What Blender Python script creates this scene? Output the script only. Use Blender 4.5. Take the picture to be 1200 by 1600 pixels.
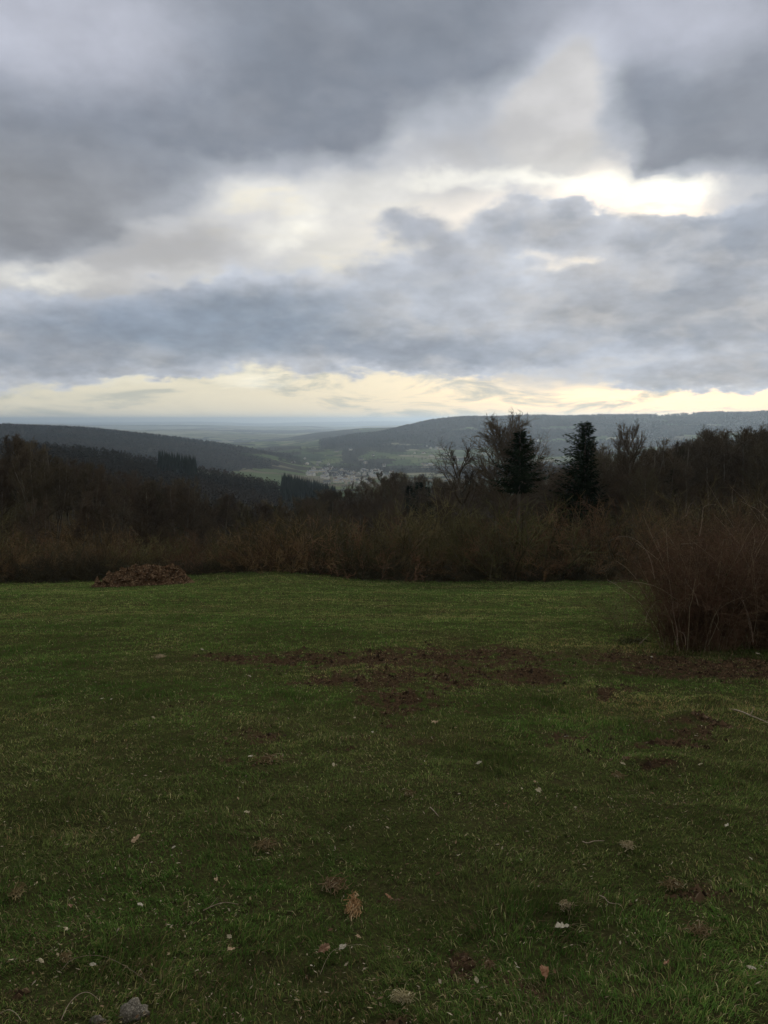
import bpy, math, random
import numpy as np
from mathutils import Vector

for _o in list(bpy.data.objects):
    bpy.data.objects.remove(_o, do_unlink=True)
scene = bpy.context.scene
C = scene.collection
rng = np.random.default_rng(11)
random.seed(11)

# ------------------------------------------------------------------ camera
FPX = 1246.0                       # focal length in pixels of the 1200 x 1600 photograph
PITCH = math.atan((800 - 656) / FPX)
EYE = 1.6
cam_data = bpy.data.cameras.new('camera')
cam_data.sensor_fit = 'VERTICAL'
cam_data.sensor_height = 36.0
cam_data.lens = 36.0 * FPX / 1600.0
cam_data.clip_start = 0.05
cam_data.clip_end = 120000.0
cam = bpy.data.objects.new('camera', cam_data)
C.objects.link(cam)
cam.location = (0, 0, EYE)
cam.rotation_euler = (math.pi / 2 - PITCH, 0, 0)
scene.camera = cam

def azel(px, py):
    """azimuth (from +Y towards +X) and elevation seen through a photo pixel"""
    a, b = (px - 600) / FPX, (800 - py) / FPX
    x = a
    y = math.cos(PITCH) + b * math.sin(PITCH)
    z = -math.sin(PITCH) + b * math.cos(PITCH)
    return math.atan2(x, y), math.atan2(z, math.hypot(x, y))

# ------------------------------------------------------------------ colour management
scene.view_settings.view_transform = 'Standard'
scene.view_settings.look = 'None'
scene.view_settings.exposure = 0.0
scene.view_settings.gamma = 1.0
scene.view_settings.use_curve_mapping = False
cy = scene.cycles
cy.max_bounces = 5
cy.diffuse_bounces = 2
cy.glossy_bounces = 1
cy.transmission_bounces = 2
cy.transparent_max_bounces = 4
cy.volume_bounces = 0
cy.sample_clamp_indirect = 4.0
cy.caustics_reflective = False
cy.caustics_refractive = False
cy.use_denoising = True
cy.denoiser = 'OPENIMAGEDENOISE'
cy.denoising_input_passes = 'RGB_ALBEDO_NORMAL'
cy.denoising_prefilter = 'ACCURATE'

# ------------------------------------------------------------------ node helpers
class NT:
    def __init__(self, tree):
        self.t = tree
    def new(self, kind, **kw):
        n = self.t.nodes.new(kind)
        for k, v in kw.items():
            setattr(n, k, v)
        return n
    def link(self, a, b):
        self.t.links.new(a, b)
    def put(self, sock, v):
        if isinstance(v, bpy.types.NodeSocket):
            self.link(v, sock)
        else:
            if sock.type == 'RGBA' and hasattr(v, '__len__') and len(v) == 3:
                v = (*v, 1.0)
            sock.default_value = v
    def math(self, op, a, b=None, c=None, clamp=False):
        n = self.new('ShaderNodeMath', operation=op, use_clamp=clamp)
        self.put(n.inputs[0], a)
        if b is not None: self.put(n.inputs[1], b)
        if c is not None: self.put(n.inputs[2], c)
        return n.outputs[0]
    def vmath(self, op, a, b=None, scale=None):
        n = self.new('ShaderNodeVectorMath', operation=op)
        self.put(n.inputs[0], a)
        if b is not None: self.put(n.inputs[1], b)
        if scale is not None: self.put(n.inputs['Scale'], scale)
        return n.outputs['Value'] if op in ('LENGTH', 'DOT_PRODUCT') else n.outputs[0]
    def mix(self, fac, a, b, mode='MIX'):
        n = self.new('ShaderNodeMix', data_type='RGBA', blend_type=mode)
        self.put(n.inputs[0], fac)
        self.put(n.inputs[6], a)
        self.put(n.inputs[7], b)
        return n.outputs[2]
    def noise(self, vec, scale, detail=4, rough=0.55, lac=2.0, dist=0.0, color=False, w=None):
        n = self.new('ShaderNodeTexNoise')
        if w is not None:
            n.noise_dimensions = '4D'
            n.inputs['W'].default_value = w
        if vec is not None: self.link(vec, n.inputs['Vector'])
        n.inputs['Scale'].default_value = scale
        n.inputs['Detail'].default_value = detail
        n.inputs['Roughness'].default_value = rough
        n.inputs['Lacunarity'].default_value = lac
        n.inputs['Distortion'].default_value = dist
        return n.outputs['Color' if color else 'Fac']
    def range(self, v, a, b, c=0.0, d=1.0, smooth=True):
        n = self.new('ShaderNodeMapRange', interpolation_type='SMOOTHSTEP' if smooth else 'LINEAR')
        self.put(n.inputs[0], v)
        for i, x in zip((1, 2, 3, 4), (a, b, c, d)):
            self.put(n.inputs[i], x)
        return n.outputs[0]
    def combine(self, x, y, z):
        n = self.new('ShaderNodeCombineXYZ')
        for i, v in enumerate((x, y, z)):
            self.put(n.inputs[i], v)
        return n.outputs[0]

def srgb(r, g, b):
    f = lambda c: (c / 255 / 12.92) if c <= 10 else ((c / 255 + 0.055) / 1.055) ** 2.4
    return (f(r), f(g), f(b))

# ------------------------------------------------------------------ sky
SUN_AZ, SUN_EL = azel(1050, 285)
world = bpy.data.worlds.new('World')
scene.world = world
world.use_nodes = True
world.node_tree.nodes.clear()
W = NT(world.node_tree)
sky = W.new('ShaderNodeTexSky', sky_type='NISHITA')
sky.sun_disc = False
sky.sun_elevation = SUN_EL
sky.sun_rotation = SUN_AZ
sky.air_density = 1.0
sky.dust_density = 2.0
tc = W.new('ShaderNodeTexCoord')
D = tc.outputs['Generated']
sep = W.new('ShaderNodeSeparateXYZ'); W.link(D, sep.inputs[0])
X, Y, Z = sep.outputs
az = W.math('ARCTAN2', X, Y)
el = W.math('ARCTAN2', Z, W.math('SQRT', W.math('ADD', W.math('MULTIPLY', X, X), W.math('MULTIPLY', Y, Y))))
P = W.combine(az, el, 0.0)
# cloud coordinates: flatter and finer towards the horizon, as a cloud layer is
zz = W.math('ADD', W.math('MAXIMUM', Z, 0.0), 0.42)
Q = W.vmath('DIVIDE', D, W.combine(zz, zz, zz))

def offset(vec, colour, ax, ay):
    sc_ = W.new('ShaderNodeSeparateColor'); W.link(colour, sc_.inputs[0])
    return W.vmath('ADD', vec, W.combine(W.math('MULTIPLY_ADD', sc_.outputs[0], ax, -ax / 2), W.math('MULTIPLY_ADD', sc_.outputs[1], ay, -ay / 2), 0.0))
def grey(v):
    n = W.new('ShaderNodeCombineColor')
    for i in range(3): W.link(v, n.inputs[i])
    return n.outputs[0]
def warped(scale, amount, w, detail=5, rough=0.6, squash=0.6):
    n = W.noise(Q, scale, detail, rough, color=True, w=w)
    return offset(P, n, amount, amount * squash)
def ragged(vec, scale, amount, w):
    n = W.noise(Q, scale, 4, 0.52, color=True, w=w)
    return offset(vec, n, amount, amount * 0.8)

def blobs(vec, rows):
    """sum of soft ellipses; a row is px, py, rx, ry (photo pixels), turn in degrees, weight"""
    total = None
    for px, py, rx, ry, rot, wt in rows:
        a, e = azel(px, py)
        m = W.new('ShaderNodeMapping', vector_type='TEXTURE')
        m.inputs['Location'].default_value = (a, e, 0)
        m.inputs['Rotation'].default_value = (0, 0, math.radians(rot))
        m.inputs['Scale'].default_value = (rx / FPX, ry / FPX, 1)
        W.link(vec, m.inputs['Vector'])
        l = W.vmath('LENGTH', m.outputs[0])
        s = W.range(l, 1.45, 0.0)
        total = W.math('MULTIPLY', s, wt) if total is None else W.math('MULTIPLY_ADD', s, wt, total)
    return total

P1 = warped(3.9, 0.13, 1.3, 5, 0.52)
P2 = warped(6.5, 0.075, 7.1, 6, 0.56)
P3 = warped(5.0, 0.09, 4.4, 5, 0.5)
P2 = ragged(P2, 18.0, 0.042, 3.3)
P3 = ragged(P3, 14.0, 0.045, 6.6)
PF = warped(5.0, 0.10, 9.2, 4, 0.5)
nA = W.noise(Q, 3.6, 4, 0.5, w=2.2)
nB = W.noise(Q, 7.0, 5, 0.52, w=5.2)
nC = W.noise(Q, 9.5, 4, 0.5, w=8.8, dist=0.3)

# billows: brighter on the side of a lump that faces the sun
SUNV = Vector((math.sin(SUN_AZ) * math.cos(SUN_EL), math.cos(SUN_AZ) * math.cos(SUN_EL), math.sin(SUN_EL)))
bil0 = W.noise(Q, 7.5, 5, 0.5, w=12.0)
bil1 = W.noise(W.vmath('ADD', Q, (0.010, 0.0, 0.026)), 7.5, 5, 0.5, w=12.0)
billow = W.math('SUBTRACT', bil0, bil1)

# clear or thinly veiled sky behind: cream low down, pale grey higher up
low = W.range(el, 0.0, 0.32)
back = W.mix(low, srgb(222, 220, 203), srgb(218, 218, 220))
back = W.mix(W.range(el, 0.0, 0.03), srgb(224, 221, 204), back)
nish = W.mix(1.0, sky.outputs[0], (0.10, 0.10, 0.10), 'MULTIPLY')
back = W.mix(0.85, nish, back)
# soft bands low over the horizon
band = W.noise(W.vmath('MULTIPLY', P, (9.0, 38.0, 1.0)), 1.0, 5, 0.6, dist=0.6)
back = W.mix(W.range(band, 0.45, 0.72, 0.0, 0.55), back, srgb(243, 233, 206))
back = W.mix(W.math('MULTIPLY', W.range(band, 0.52, 0.34, 0.0, 0.85), W.range(el, 0.28, 0.0)), back, srgb(188, 190, 180))
# light of the hidden sun through the thinnest cloud
glow = blobs(P2, [(1070, 287, 54, 23, 4, 1.5), (945, 282, 90, 16, -3, 0.9), (690, 280, 70, 13, 0, 0.45), (810, 282, 80, 14, 0, 0.5),
                  (450, 365, 60, 26, 20, 0.35), (490, 345, 40, 22, -20, 0.2), (980, 270, 240, 50, 0, 0.22), (330, 285, 100, 36, 0, 0.28), (60, 428, 70, 20, 0, 0.35), (620, 205, 22, 18, 0, 0.45), (540, 300, 150, 50, 0, .25),
                  (395, 592, 50, 14, 0, .3), (190, 590, 60, 14, 0, .2)])
glow = W.math('MULTIPLY', glow, W.range(nB, 0.25, 0.75, 0.8, 1.25))

# layer 1: pale veil
s1 = blobs(P1, [(1225, 295, 110, 60, 0, 1.2), (720, 210, 170, 90, 0, 1.0), (900, 200, 160, 80, 0, 0.55), (330, 380, 240, 60, 0, 0.9), (620, 330, 120, 60, 0, .5), (1120, 400, 120, 80, 0, .6),
                (150, 450, 220, 80, 0, 0.9), (560, 300, 90, 60, 0, 0.4), (900, 560, 300, 60, 0, 0.9), (500, 545, 220, 40, 0, .5), (870, 130, 110, 110, 0, 0.9),
                (560, -420, 900, 420, 0, 2.0)])
a1 = W.range(W.math('MULTIPLY_ADD', nA, 0.9, W.math('SUBTRACT', s1, 0.45)), 0.15, 0.95, 0.0, 0.9)
c1 = W.mix(W.range(nB, 0.3, 0.7), srgb(186, 187, 190), srgb(214, 214, 216))
c1 = W.mix(W.range(blobs(P2, [(230, 385, 190, 44, 0, 1.0), (700, 215, 110, 50, 0, 0.9), (960, 225, 90, 24, 0, .7), (100, 480, 160, 60, 0, .8)]), 0.1, 0.9, 0.0, 0.75), c1, srgb(166, 166, 168))
sky_c = W.mix(a1, back, c1)
gl = W.mix(1.0, grey(glow), (0.46, 0.445, 0.39), 'MULTIPLY')
sky_c = W.mix(W.math('MULTIPLY', glow, 0.75, clamp=True), sky_c, srgb(248, 244, 226))
sky_c = W.mix(1.0, sky_c, gl, 'ADD')

# layer 2: lower blue-grey clouds with paler tops
s2 = blobs(P2, [(330, 510, 270, 66, 0, 1.2), (110, 560, 200, 42, 0, 1.1), (470, 460, 170, 66, 0, 0.7), (570, 545, 200, 48, 0, 0.95),
                (690, 400, 130, 80, 0, 0.7), (800, 345, 60, 44, 0, 0.9), (895, 350, 60, 44, 0, 0.9), (985, 370, 60, 40, 0, .8), (850, 480, 260, 90, 0, 1.0), (1110, 490, 190, 90, 0, 0.95),
                (1165, 375, 90, 44, 0, 1.1), (1060, 372, 80, 34, 0, 0.8), (900, 334, 110, 22, 0, 0.5), (1130, 345, 80, 20, 0, .5), (1220, 325, 70, 34, 10, 0.6), (1090, 592, 220, 22, 0, 0.9), (760, 560, 180, 30, 0, 0.7), (30, 500, 140, 60, 0, 0.5), (310, 584, 46, 10, 0, 0.55),
                (1700, 480, 420, 130, 0, 1.0), (-500, 520, 420, 130, 0, 1.0), (620, 350, 60, 30, 0, .4)])
v2 = W.math('ADD', s2, W.math('MULTIPLY_ADD', nB, 0.75, -0.36))
a2 = W.range(v2, 0.28, 0.75, 0.0, 0.92)
c2 = W.mix(W.range(v2, 0.45, 1.5), srgb(196, 202, 213), srgb(144, 153, 167))
c2 = W.mix(W.range(nC, 0.45, 0.68, 0.0, 0.55), c2, srgb(188, 189, 192))
c2 = W.mix(W.range(nA, 0.5, 0.35, 0.0, 0.5), c2, srgb(142, 148, 160))
c2 = W.mix(W.range(blobs(PF, [(330, 510, 300, 66, 0, 1.0)]), 0.1, 0.9, 0.0, 0.75), c2, srgb(124, 140, 160))
c2 = W.mix(1.0, c2, grey(W.math('MULTIPLY_ADD', billow, 1.15, 1.03)), 'MULTIPLY')
def background(colour):
    n = W.new('ShaderNodeBackground'); W.link(colour, n.inputs[0]); return n.outputs[0]
def over(fac, under, colour):
    n = W.new('ShaderNodeMixShader'); W.link(fac, n.inputs[0]); W.link(under, n.inputs[1]); W.link(background(colour), n.inputs[2]); return n.outputs[0]
sh = over(a2, background(sky_c), c2)

# layer 3: heavy grey mass overhead
s3 = blobs(P3, [(450, 100, 170, 120, 0, 1.2), (200, 90, 280, 140, 0, 1.1), (80, 230, 190, 100, -14, 1.1), (0, 325, 120, 62, 0, 1.0), (90, 350, 110, 34, -10, 0.6), (550, 165, 56, 70, 0, 1.0),
                (400, 195, 180, 34, 0, 0.6), (690, 70, 130, 80, 0, 1.0), (760, 20, 120, 60, 0, .6), (1110, 110, 130, 120, 0, 1.3), (1045, 205, 46, 46, 0, 1.1), (1040, 250, 26, 20, 0, .7), (1190, 180, 90, 66, 0, 1.0),
                (870, 130, 80, 90, 0, -1.0),
                (700, -140, 620, 130, 0, 1.3), (0, -100, 500, 200, 0, 1.2), (-300, 200, 380, 240, 0, 1.3), (1550, 100, 360, 220, 0, 1.2), (620, -700, 1500, 620, 0, 2.0)])
v3 = W.math('ADD', s3, W.math('MULTIPLY_ADD', nA, 0.75, -0.37))
a3 = W.range(v3, 0.35, 0.95, 0.0, 0.96)
c3 = W.mix(W.range(v3, 0.5, 1.8), srgb(184, 189, 198), srgb(126, 134, 147))
c3 = W.mix(W.range(blobs(P3, [(60, 30, 300, 120, 0, 1.0), (960, 20, 200, 80, 0, .7), (1150, 40, 160, 80, 0, .5)]), 0.1, 1.0, 0.0, 0.85), c3, srgb(195, 199, 213))
c3 = W.mix(W.range(blobs(P3, [(60, 320, 240, 110, 0, 1.0)]), 0.1, 1.0, 0.0, 0.7), c3, srgb(138, 140, 144))
c3 = W.mix(W.range(nC, 0.35, 0.7, 0.0, 0.12), c3, srgb(200, 202, 210))
c3 = W.mix(1.0, c3, grey(W.math('MULTIPLY_ADD', billow, 0.7, 1.01)), 'MULTIPLY')
sh = over(a3, sh, c3)
# the rest of the overcast, behind the camera and overhead
away = W.range(W.math('ABSOLUTE', az), 0.75, 1.5)
away = W.math('MAXIMUM', away, W.range(el, 0.75, 1.2))
sh = over(away, sh, W.mix(nA, srgb(142, 140, 138), srgb(186, 184, 178)))
wo = W.new('ShaderNodeOutputWorld')
W.link(sh, wo.inputs[0])
world.cycles.sampling_method = 'MANUAL'
world.cycles.sample_map_resolution = 512

sun_data = bpy.data.lights.new('sun', 'SUN')
sun_data.energy = 1.5
sun_data.angle = math.radians(14)
sun_data.color = (1.0, 0.93, 0.80)
sun = bpy.data.objects.new('sun', sun_data)
C.objects.link(sun)
sd = Vector((math.sin(SUN_AZ) * math.cos(SUN_EL), math.cos(SUN_AZ) * math.cos(SUN_EL), math.sin(SUN_EL)))
sun.rotation_euler = sd.to_track_quat('Z', 'Y').to_euler()

# ================================================================== terrain
def hash2(ix, iy, seed):
    h = (ix.astype(np.int64) * 374761393 + iy.astype(np.int64) * 668265263 + seed * 974634777) & 0xFFFFFFFF
    h = ((h ^ (h >> 13)) * 1274126177) & 0xFFFFFFFF
    return ((h ^ (h >> 16)) & 0xFFFFFF) / float(0xFFFFFF)

def vnoise(x, y, seed=0):
    ix, iy = np.floor(x), np.floor(y)
    fx, fy = x - ix, y - iy
    fx, fy = fx * fx * (3 - 2 * fx), fy * fy * (3 - 2 * fy)
    a, b = hash2(ix, iy, seed), hash2(ix + 1, iy, seed)
    c, d = hash2(ix, iy + 1, seed), hash2(ix + 1, iy + 1, seed)
    return (a + (b - a) * fx) * (1 - fy) + (c + (d - c) * fx) * fy

def fbm(x, y, octaves=4, seed=0, gain=0.5):
    s, a, t = 0.0, 1.0, 0.0
    for i in range(octaves):
        s = s + a * vnoise(x * 2 ** i + 17.3 * i, y * 2 ** i - 9.1 * i, seed + i)
        t += a
        a *= gain
    return s / t

def row_slope(row):
    """height change per metre of forward distance of a line of sight through that photo row"""
    b = (800.0 - row) / FPX
    return (-math.sin(PITCH) + b * math.cos(PITCH)) / (math.cos(PITCH) + b * math.sin(PITCH))
def rz(row, d):
    return EYE + d * row_slope(row)

COLS = [-500, 0, 150, 300, 350, 400, 430, 470, 500, 530, 560, 595, 624, 655, 690, 730, 850, 1000, 1200, 1700]
T_COLS = np.array([(c - 600) / FPX for c in COLS])
PROFILE = {   # forward distance: ground height per column; 'r' rows are read through rz
    66:    ('r', [914.0, 909.0, 906.0, 897.0, 894.0, 891.0, 890.0, 893.0, 896.0, 899.5, 903.0, 904.8, 905.6, 906.2, 906.8, 906.8, 906.0, 903.0, 899.0, 890.0]),
    90:    ('r', [850.0, 880.0, 893.0, 893.0, 891.5, 890.0, 890.0, 893.0, 896.0, 899.0, 902.0, 904.6, 905.6, 906.2, 906.8, 906.2, 903.0, 890.0, 880.0, 870.0]),
    125:   ('r', [800.0, 826.0, 850.0, 885.0, 891.0, 897.0, 900.0, 903.0, 905.0, 905.0, 905.0, 905.0, 905.0, 905.0, 905.0, 903.0, 895.0, 880.0, 868.0, 850.0]),
    210:   ('r', [760.0, 778.0, 800.0, 830.0, 838.0, 846.0, 850.0, 850.0, 848.0, 843.0, 838.0, 831.0, 826.4, 823.5, 822.3, 824.6, 835.0, 830.0, 815.0, 790.0]),
    430:   ('z', [-50.0, -55.0, -60.0, -66.0, -69.5, -73.0, -75.0, -78.0, -80.0, -82.5, -85.0, -85.0, -85.0, -85.0, -85.0, -84.0, -80.0, -75.0, -70.0, -60.0]),
    900:   ('r', [685.0, 700.0, 710.0, 738.0, 747.0, 756.0, 762.0, 770.0, 775.0, 787.5, 800.0, 817.5, 826.0, 830.0, 830.0, 830.0, 830.0, 800.0, 790.0, 760.0]),
    1400:  ('z', [-90.0, -110.0, -130.0, -150.0, -154.0, -158.0, -160.0, -162.0, -163.0, -164.0, -165.0, -165.0, -165.0, -163.8, -160.8, -159.0, -155.0, -150.0, -140.0, -120.0]),
    2300:  ('z', [-60.0, -80.0, -110.0, -150.0, -159.0, -168.0, -172.0, -173.0, -174.0, -174.0, -174.0, -172.2, -170.8, -168.8, -165.8, -162.0, -150.0, -145.0, -140.0, -120.0]),
    3200: ('r', [650, 664, 669, 688, 696, 706, 714, 724, 727, 727, 727, 726, 725, 724, 723, 722, 719, 716, 714, 703]),
    3900: ('r', [664, 674, 684, 700, 706, 708, 708, 706, 705, 704, 700, 702, 706, 707, 706, 705, 703, 701, 699, 692]),
    5500: ('r', [674, 686, 690, 694, 697, 700, 698, 694, 690, 686, 678, 676, 666, 659, 653, 650, 649, 650, 642, 639]),
    6500: ('z', [-140, -150, -160, -175, -180, -180, -180, -175, -170, -160, -150, -120, -90, -60, -40, -30, -10, 0, 20, 20]),
    8200: ('r', [674, 677, 680, 688, 693, 693, 690, 681, 674, 671, 669, 668, 667, 667, 668, 668, 668, 664, 650, 645]),
    10000: ('z', [-185, -185, -185, -185, -185, -185, -185, -185, -185, -185, -185, -185, -185, -185, -185, -185, -185, -185, -185, -185]),
    13500: ('r', [668, 669, 670, 672, 674, 676, 677, 676, 675, 675, 674, 672, 670, 669, 668, 668, 668, 668, 668, 664]),
    16000: ('z', [-205, -205, -205, -205, -205, -205, -205, -205, -205, -205, -205, -205, -205, -205, -205, -205, -205, -205, -205, -205]),
    22000: ('r', [663, 663, 664, 661.5, 663, 665, 666, 663, 664, 666, 664, 663, 661, 663, 663, 663, 663, 663, 663, 662]),
    30000: ('z', [-240, -240, -240, -240, -240, -240, -240, -240, -240, -240, -240, -240, -240, -240, -240, -240, -240, -240, -240, -240]),
    40000: ('r', [659, 659, 659.5, 659, 660, 660.5, 660, 659, 659.5, 659, 658, 657, 656.5, 658, 659, 659, 659, 659, 659, 659]),
    48000: ('z', [-280, -280, -280, -280, -280, -280, -280, -280, -280, -280, -280, -280, -280, -280, -280, -280, -280, -280, -280, -280]),
}
_d = [0.0]
_zz = [[0.0] * len(COLS)]
for dd in (8, 20, 40):
    _d.append(dd)
    _zz.append([-0.181 * dd if dd < 40 else -0.181 * dd + 0.0 for _ in COLS])
for dd, (kind, vals) in PROFILE.items():
    _d.append(dd)
    _zz.append([rz(v, dd) for v in vals] if kind == 'r' else list(vals))
_d = np.array(_d, float)
_zz = np.array(_zz, float)
UOF = lambda d: np.log(d + 25.0)
NU, NT_ = 900, 500
U_AX = np.linspace(UOF(0.0), UOF(48000.0), NU)
T_AX = np.linspace(T_COLS[0], T_COLS[-1], NT_)
_rows = np.array([np.interp(U_AX, UOF(_d), _zz[:, j]) for j in range(len(COLS))])      # col x U
def smooth(a, sig, axis):
    k = np.exp(-0.5 * (np.arange(-3 * sig, 3 * sig + 1) / sig) ** 2); k /= k.sum()
    pad = [(0, 0), (0, 0)]; pad[axis] = (3 * sig, 3 * sig)
    b = np.pad(a, pad, mode='edge')
    return np.apply_along_axis(lambda v: np.convolve(v, k, mode='valid'), axis, b)
_tab = np.array([np.interp(T_AX, T_COLS, _rows[:, i]) for i in range(NU)])             # U x T
_tab = smooth(smooth(_tab, 4, 0), 4, 1)

def H(x, y):
    """ground height"""
    x, y = np.asarray(x, float), np.asarray(y, float)
    d = np.clip(y, 0, 47000)
    t = np.clip(x / np.maximum(y, 12.0), T_AX[0], T_AX[-1])
    fu = (UOF(d) - U_AX[0]) / (U_AX[1] - U_AX[0])
    ft = (t - T_AX[0]) / (T_AX[1] - T_AX[0])
    iu = np.clip(fu.astype(int), 0, NU - 2); it = np.clip(ft.astype(int), 0, NT_ - 2)
    fu, ft = fu - iu, ft - it
    z = (_tab[iu, it] * (1 - fu) + _tab[iu + 1, it] * fu) * (1 - ft) + (_tab[iu, it + 1] * (1 - fu) + _tab[iu + 1, it + 1] * fu) * ft
    z0 = _tab[0, NT_ // 2]
    z = z - z0 * np.exp(-d / 6.0)
    z = np.where(y < 0, np.minimum(-0.14 * y, 1.2) , z)
    r = np.hypot(x, y)
    near = np.exp(-r / 30.0)
    z = z + (fbm(x * 0.35, y * 0.35, 3, 5) - 0.5) * 0.16 * np.clip(r / 3.0, 0, 1) * np.exp(-r / 60)
    z = z + (fbm(x * 2.2, y * 2.2, 4, 9) - 0.5) * 0.10 * near
    far = np.clip((r - 150) / 300, 0, 1)
    z = z + (fbm(x * 0.004, y * 0.004, 4, 21) - 0.5) * far * np.minimum(r * 0.005, 26)
    z = z + (fbm(x * 0.0007 + 4, y * 0.0007, 3, 31) - 0.5) * np.clip((r - 4500) / 4000, 0, 1) * 22
    z = z + (fbm(x * 0.00035 + 2, y * 0.0002, 4, 37, 0.6) - 0.5) * np.clip((r - 11000) / 5000, 0, 1) * 130
    for cx, cy, rad, hh in MOUNDS:
        z = z + hh * np.exp(-((x - cx) ** 2 + ((y - cy) * 1.0) ** 2) / rad ** 2)
    return z

MOUNDS = []
def ground(px, py, dmin=1.2, dmax=46000):
    """the ground point seen through a photo pixel"""
    a, b = (px - 600) / FPX, (800 - py) / FPX
    dy = math.cos(PITCH) + b * math.sin(PITCH)
    dz = -math.sin(PITCH) + b * math.cos(PITCH)
    ys = np.exp(np.linspace(math.log(dmin), math.log(dmax), 4000))
    xs = ys * a / dy
    g = H(xs, ys) - (EYE + ys * dz / dy)
    i = np.argmax(g > 0)
    if g[i] <= 0: i = len(ys) - 1
    i = max(i, 1)
    f = -g[i - 1] / (g[i] - g[i - 1]) if g[i] != g[i - 1] else 1.0
    y = ys[i - 1] + (ys[i] - ys[i - 1]) * min(max(f, 0), 1)
    x = y * a / dy
    return float(x), float(y), float(H(x, y))
def at_depth(px, d):
    b = 0.0
    x = d * (px - 600) / FPX
    return float(x), float(d), float(H(x, d))
def to_px(x, y, z):
    """photo pixel of world points"""
    zc = y * math.cos(PITCH) - (z - EYE) * math.sin(PITCH)
    u = y * math.sin(PITCH) + (z - EYE) * math.cos(PITCH)
    return 600 + FPX * x / zc, 800 - FPX * u / zc

# small mole-hill like clods pushed up in the turf (photo pixel of each, radius, height)
CLODS = [(1045, 1196, 0.22, 0.09), (1075, 1122, 0.20, 0.08), (935, 1086, 0.24, 0.09), (828, 1052, 0.36, 0.09), (640, 1092, 0.40, 0.06), (1115, 1100, 0.25, 0.10), (990, 1196, 0.12, 0.05)]
_m = []
for px, py, rad, hh in CLODS:
    g = ground(px, py)
    _m.append((g[0], g[1], rad, hh))
MOUNDS = _m

# ------------------------------------------------------------------ bare soil in the pasture (a real property of the ground)
SOIL_SPOTS = [(380, 1026, 110, 8, .65), (520, 1034, 110, 11, .8), (660, 1022, 110, 13, .9), (800, 1026, 110, 16, .75), (620, 1090, 60, 14, 1.3), (700, 1058, 150, 16, .7),
              (828, 1052, 40, 8, 1.4), (560, 1062, 80, 12, .5), (1000, 1024, 60, 8, .7), (1100, 1042, 110, 12, 1.5), (1200, 1050, 90, 12, 1.5), (1045, 1196, 42, 12, 1.4), (1075, 1122, 32, 10, 1.3), (935, 1086, 34, 9, 1.1),
              (1120, 1140, 90, 14, .40), (1000, 1150, 120, 12, .5), (530, 1392, 44, 14, .6), (640, 1520, 60, 18, .5), (1040, 1420, 80, 18, .45), (420, 1190, 70, 12, .4),
              (20, 1545, 60, 40, .7), (930, 1190, 70, 12, .5), (430, 1160, 60, 9, .4), (870, 1560, 120, 14, .4), (60, 1400, 60, 12, .4), (310, 1540, 60, 14, .3), (560, 1590, 50, 14, .6)]
_sp = []
for px, py, rx, ry, w in SOIL_SPOTS:
    g0 = ground(px, py); g1 = ground(px + rx, py); g2 = ground(px, py - ry); g3 = ground(px, py + ry)
    _sp.append((g0[0], g0[1], abs(g1[0] - g0[0]), abs(g2[1] - g3[1]) / 2, w))
def soil(x, y):
    s = np.zeros_like(x)
    wx = x + (fbm(x * 1.3, y * 1.3, 3, 61) - 0.5) * 1.3
    wy = y + (fbm(x * 1.3 + 7, y * 1.3, 3, 63) - 0.5) * 1.3
    for cx, cy, rx, ry, w in _sp:
        s = s + w * np.exp(-((wx - cx) / rx) ** 2 - ((wy - cy) / ry) ** 2)
    n = fbm(x * 3.1, y * 3.1, 4, 71); n2 = fbm(x * 9.0, y * 9.0, 3, 73)
    s = s * np.clip(0.2 + 2.4 * (n - 0.2) * 0.7 + 3.0 * (n2 - 0.5), 0, 1.5) + 0.5 * np.clip(fbm(x * 0.9, y * 0.9, 4, 77) - 0.60, 0, 1) * 3
    return np.clip(s, 0, 1)

# ------------------------------------------------------------------ mesh helpers
def make_mesh(name, verts, faces_flat, sizes, mat, smooth_=False, attrs=None):
    me = bpy.data.meshes.new(name)
    verts = np.asarray(verts, np.float32)
    me.vertices.add(len(verts)); me.vertices.foreach_set('co', verts.ravel())
    faces_flat = np.asarray(faces_flat, np.int32).ravel()
    n = len(faces_flat) // sizes
    me.loops.add(len(faces_flat)); me.loops.foreach_set('vertex_index', faces_flat)
    me.polygons.add(n)
    me.polygons.foreach_set('loop_start', np.arange(0, len(faces_flat), sizes, dtype=np.int32))
    me.polygons.foreach_set('use_smooth', np.full(n, smooth_, bool))
    if attrs:
        for k, v in attrs.items():
            v = np.asarray(v, np.float32)
            if v.ndim == 1:
                at = me.attributes.new(k, 'FLOAT', 'POINT'); at.data.foreach_set('value', v)
            else:
                at = me.attributes.new(k, 'FLOAT_COLOR', 'POINT')
                if v.shape[1] == 3: v = np.concatenate([v, np.ones((len(v), 1), np.float32)], 1)
                at.data.foreach_set('color', v.ravel())
    me.update(calc_edges=True)
    if mat: me.materials.append(mat)
    return me
def link(name, me, parent=None, **props):
    o = bpy.data.objects.new(name, me)
    C.objects.link(o)
    if parent is not None: o.parent = parent
    for k, v in props.items(): o[k] = v
    return o

def material(name, color, rough=0.85, build=None, spec=0.25):
    m = bpy.data.materials.new(name); m.use_nodes = True
    m.node_tree.nodes.clear()
    n = NT(m.node_tree)
    b = n.new('ShaderNodeBsdfPrincipled')
    b.inputs['Roughness'].default_value = rough
    b.inputs['Specular IOR Level'].default_value = spec
    n.put(b.inputs['Base Color'], color)
    out = n.new('ShaderNodeOutputMaterial'); n.link(b.outputs[0], out.inputs[0])
    if build: build(n, b)
    return m

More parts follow.
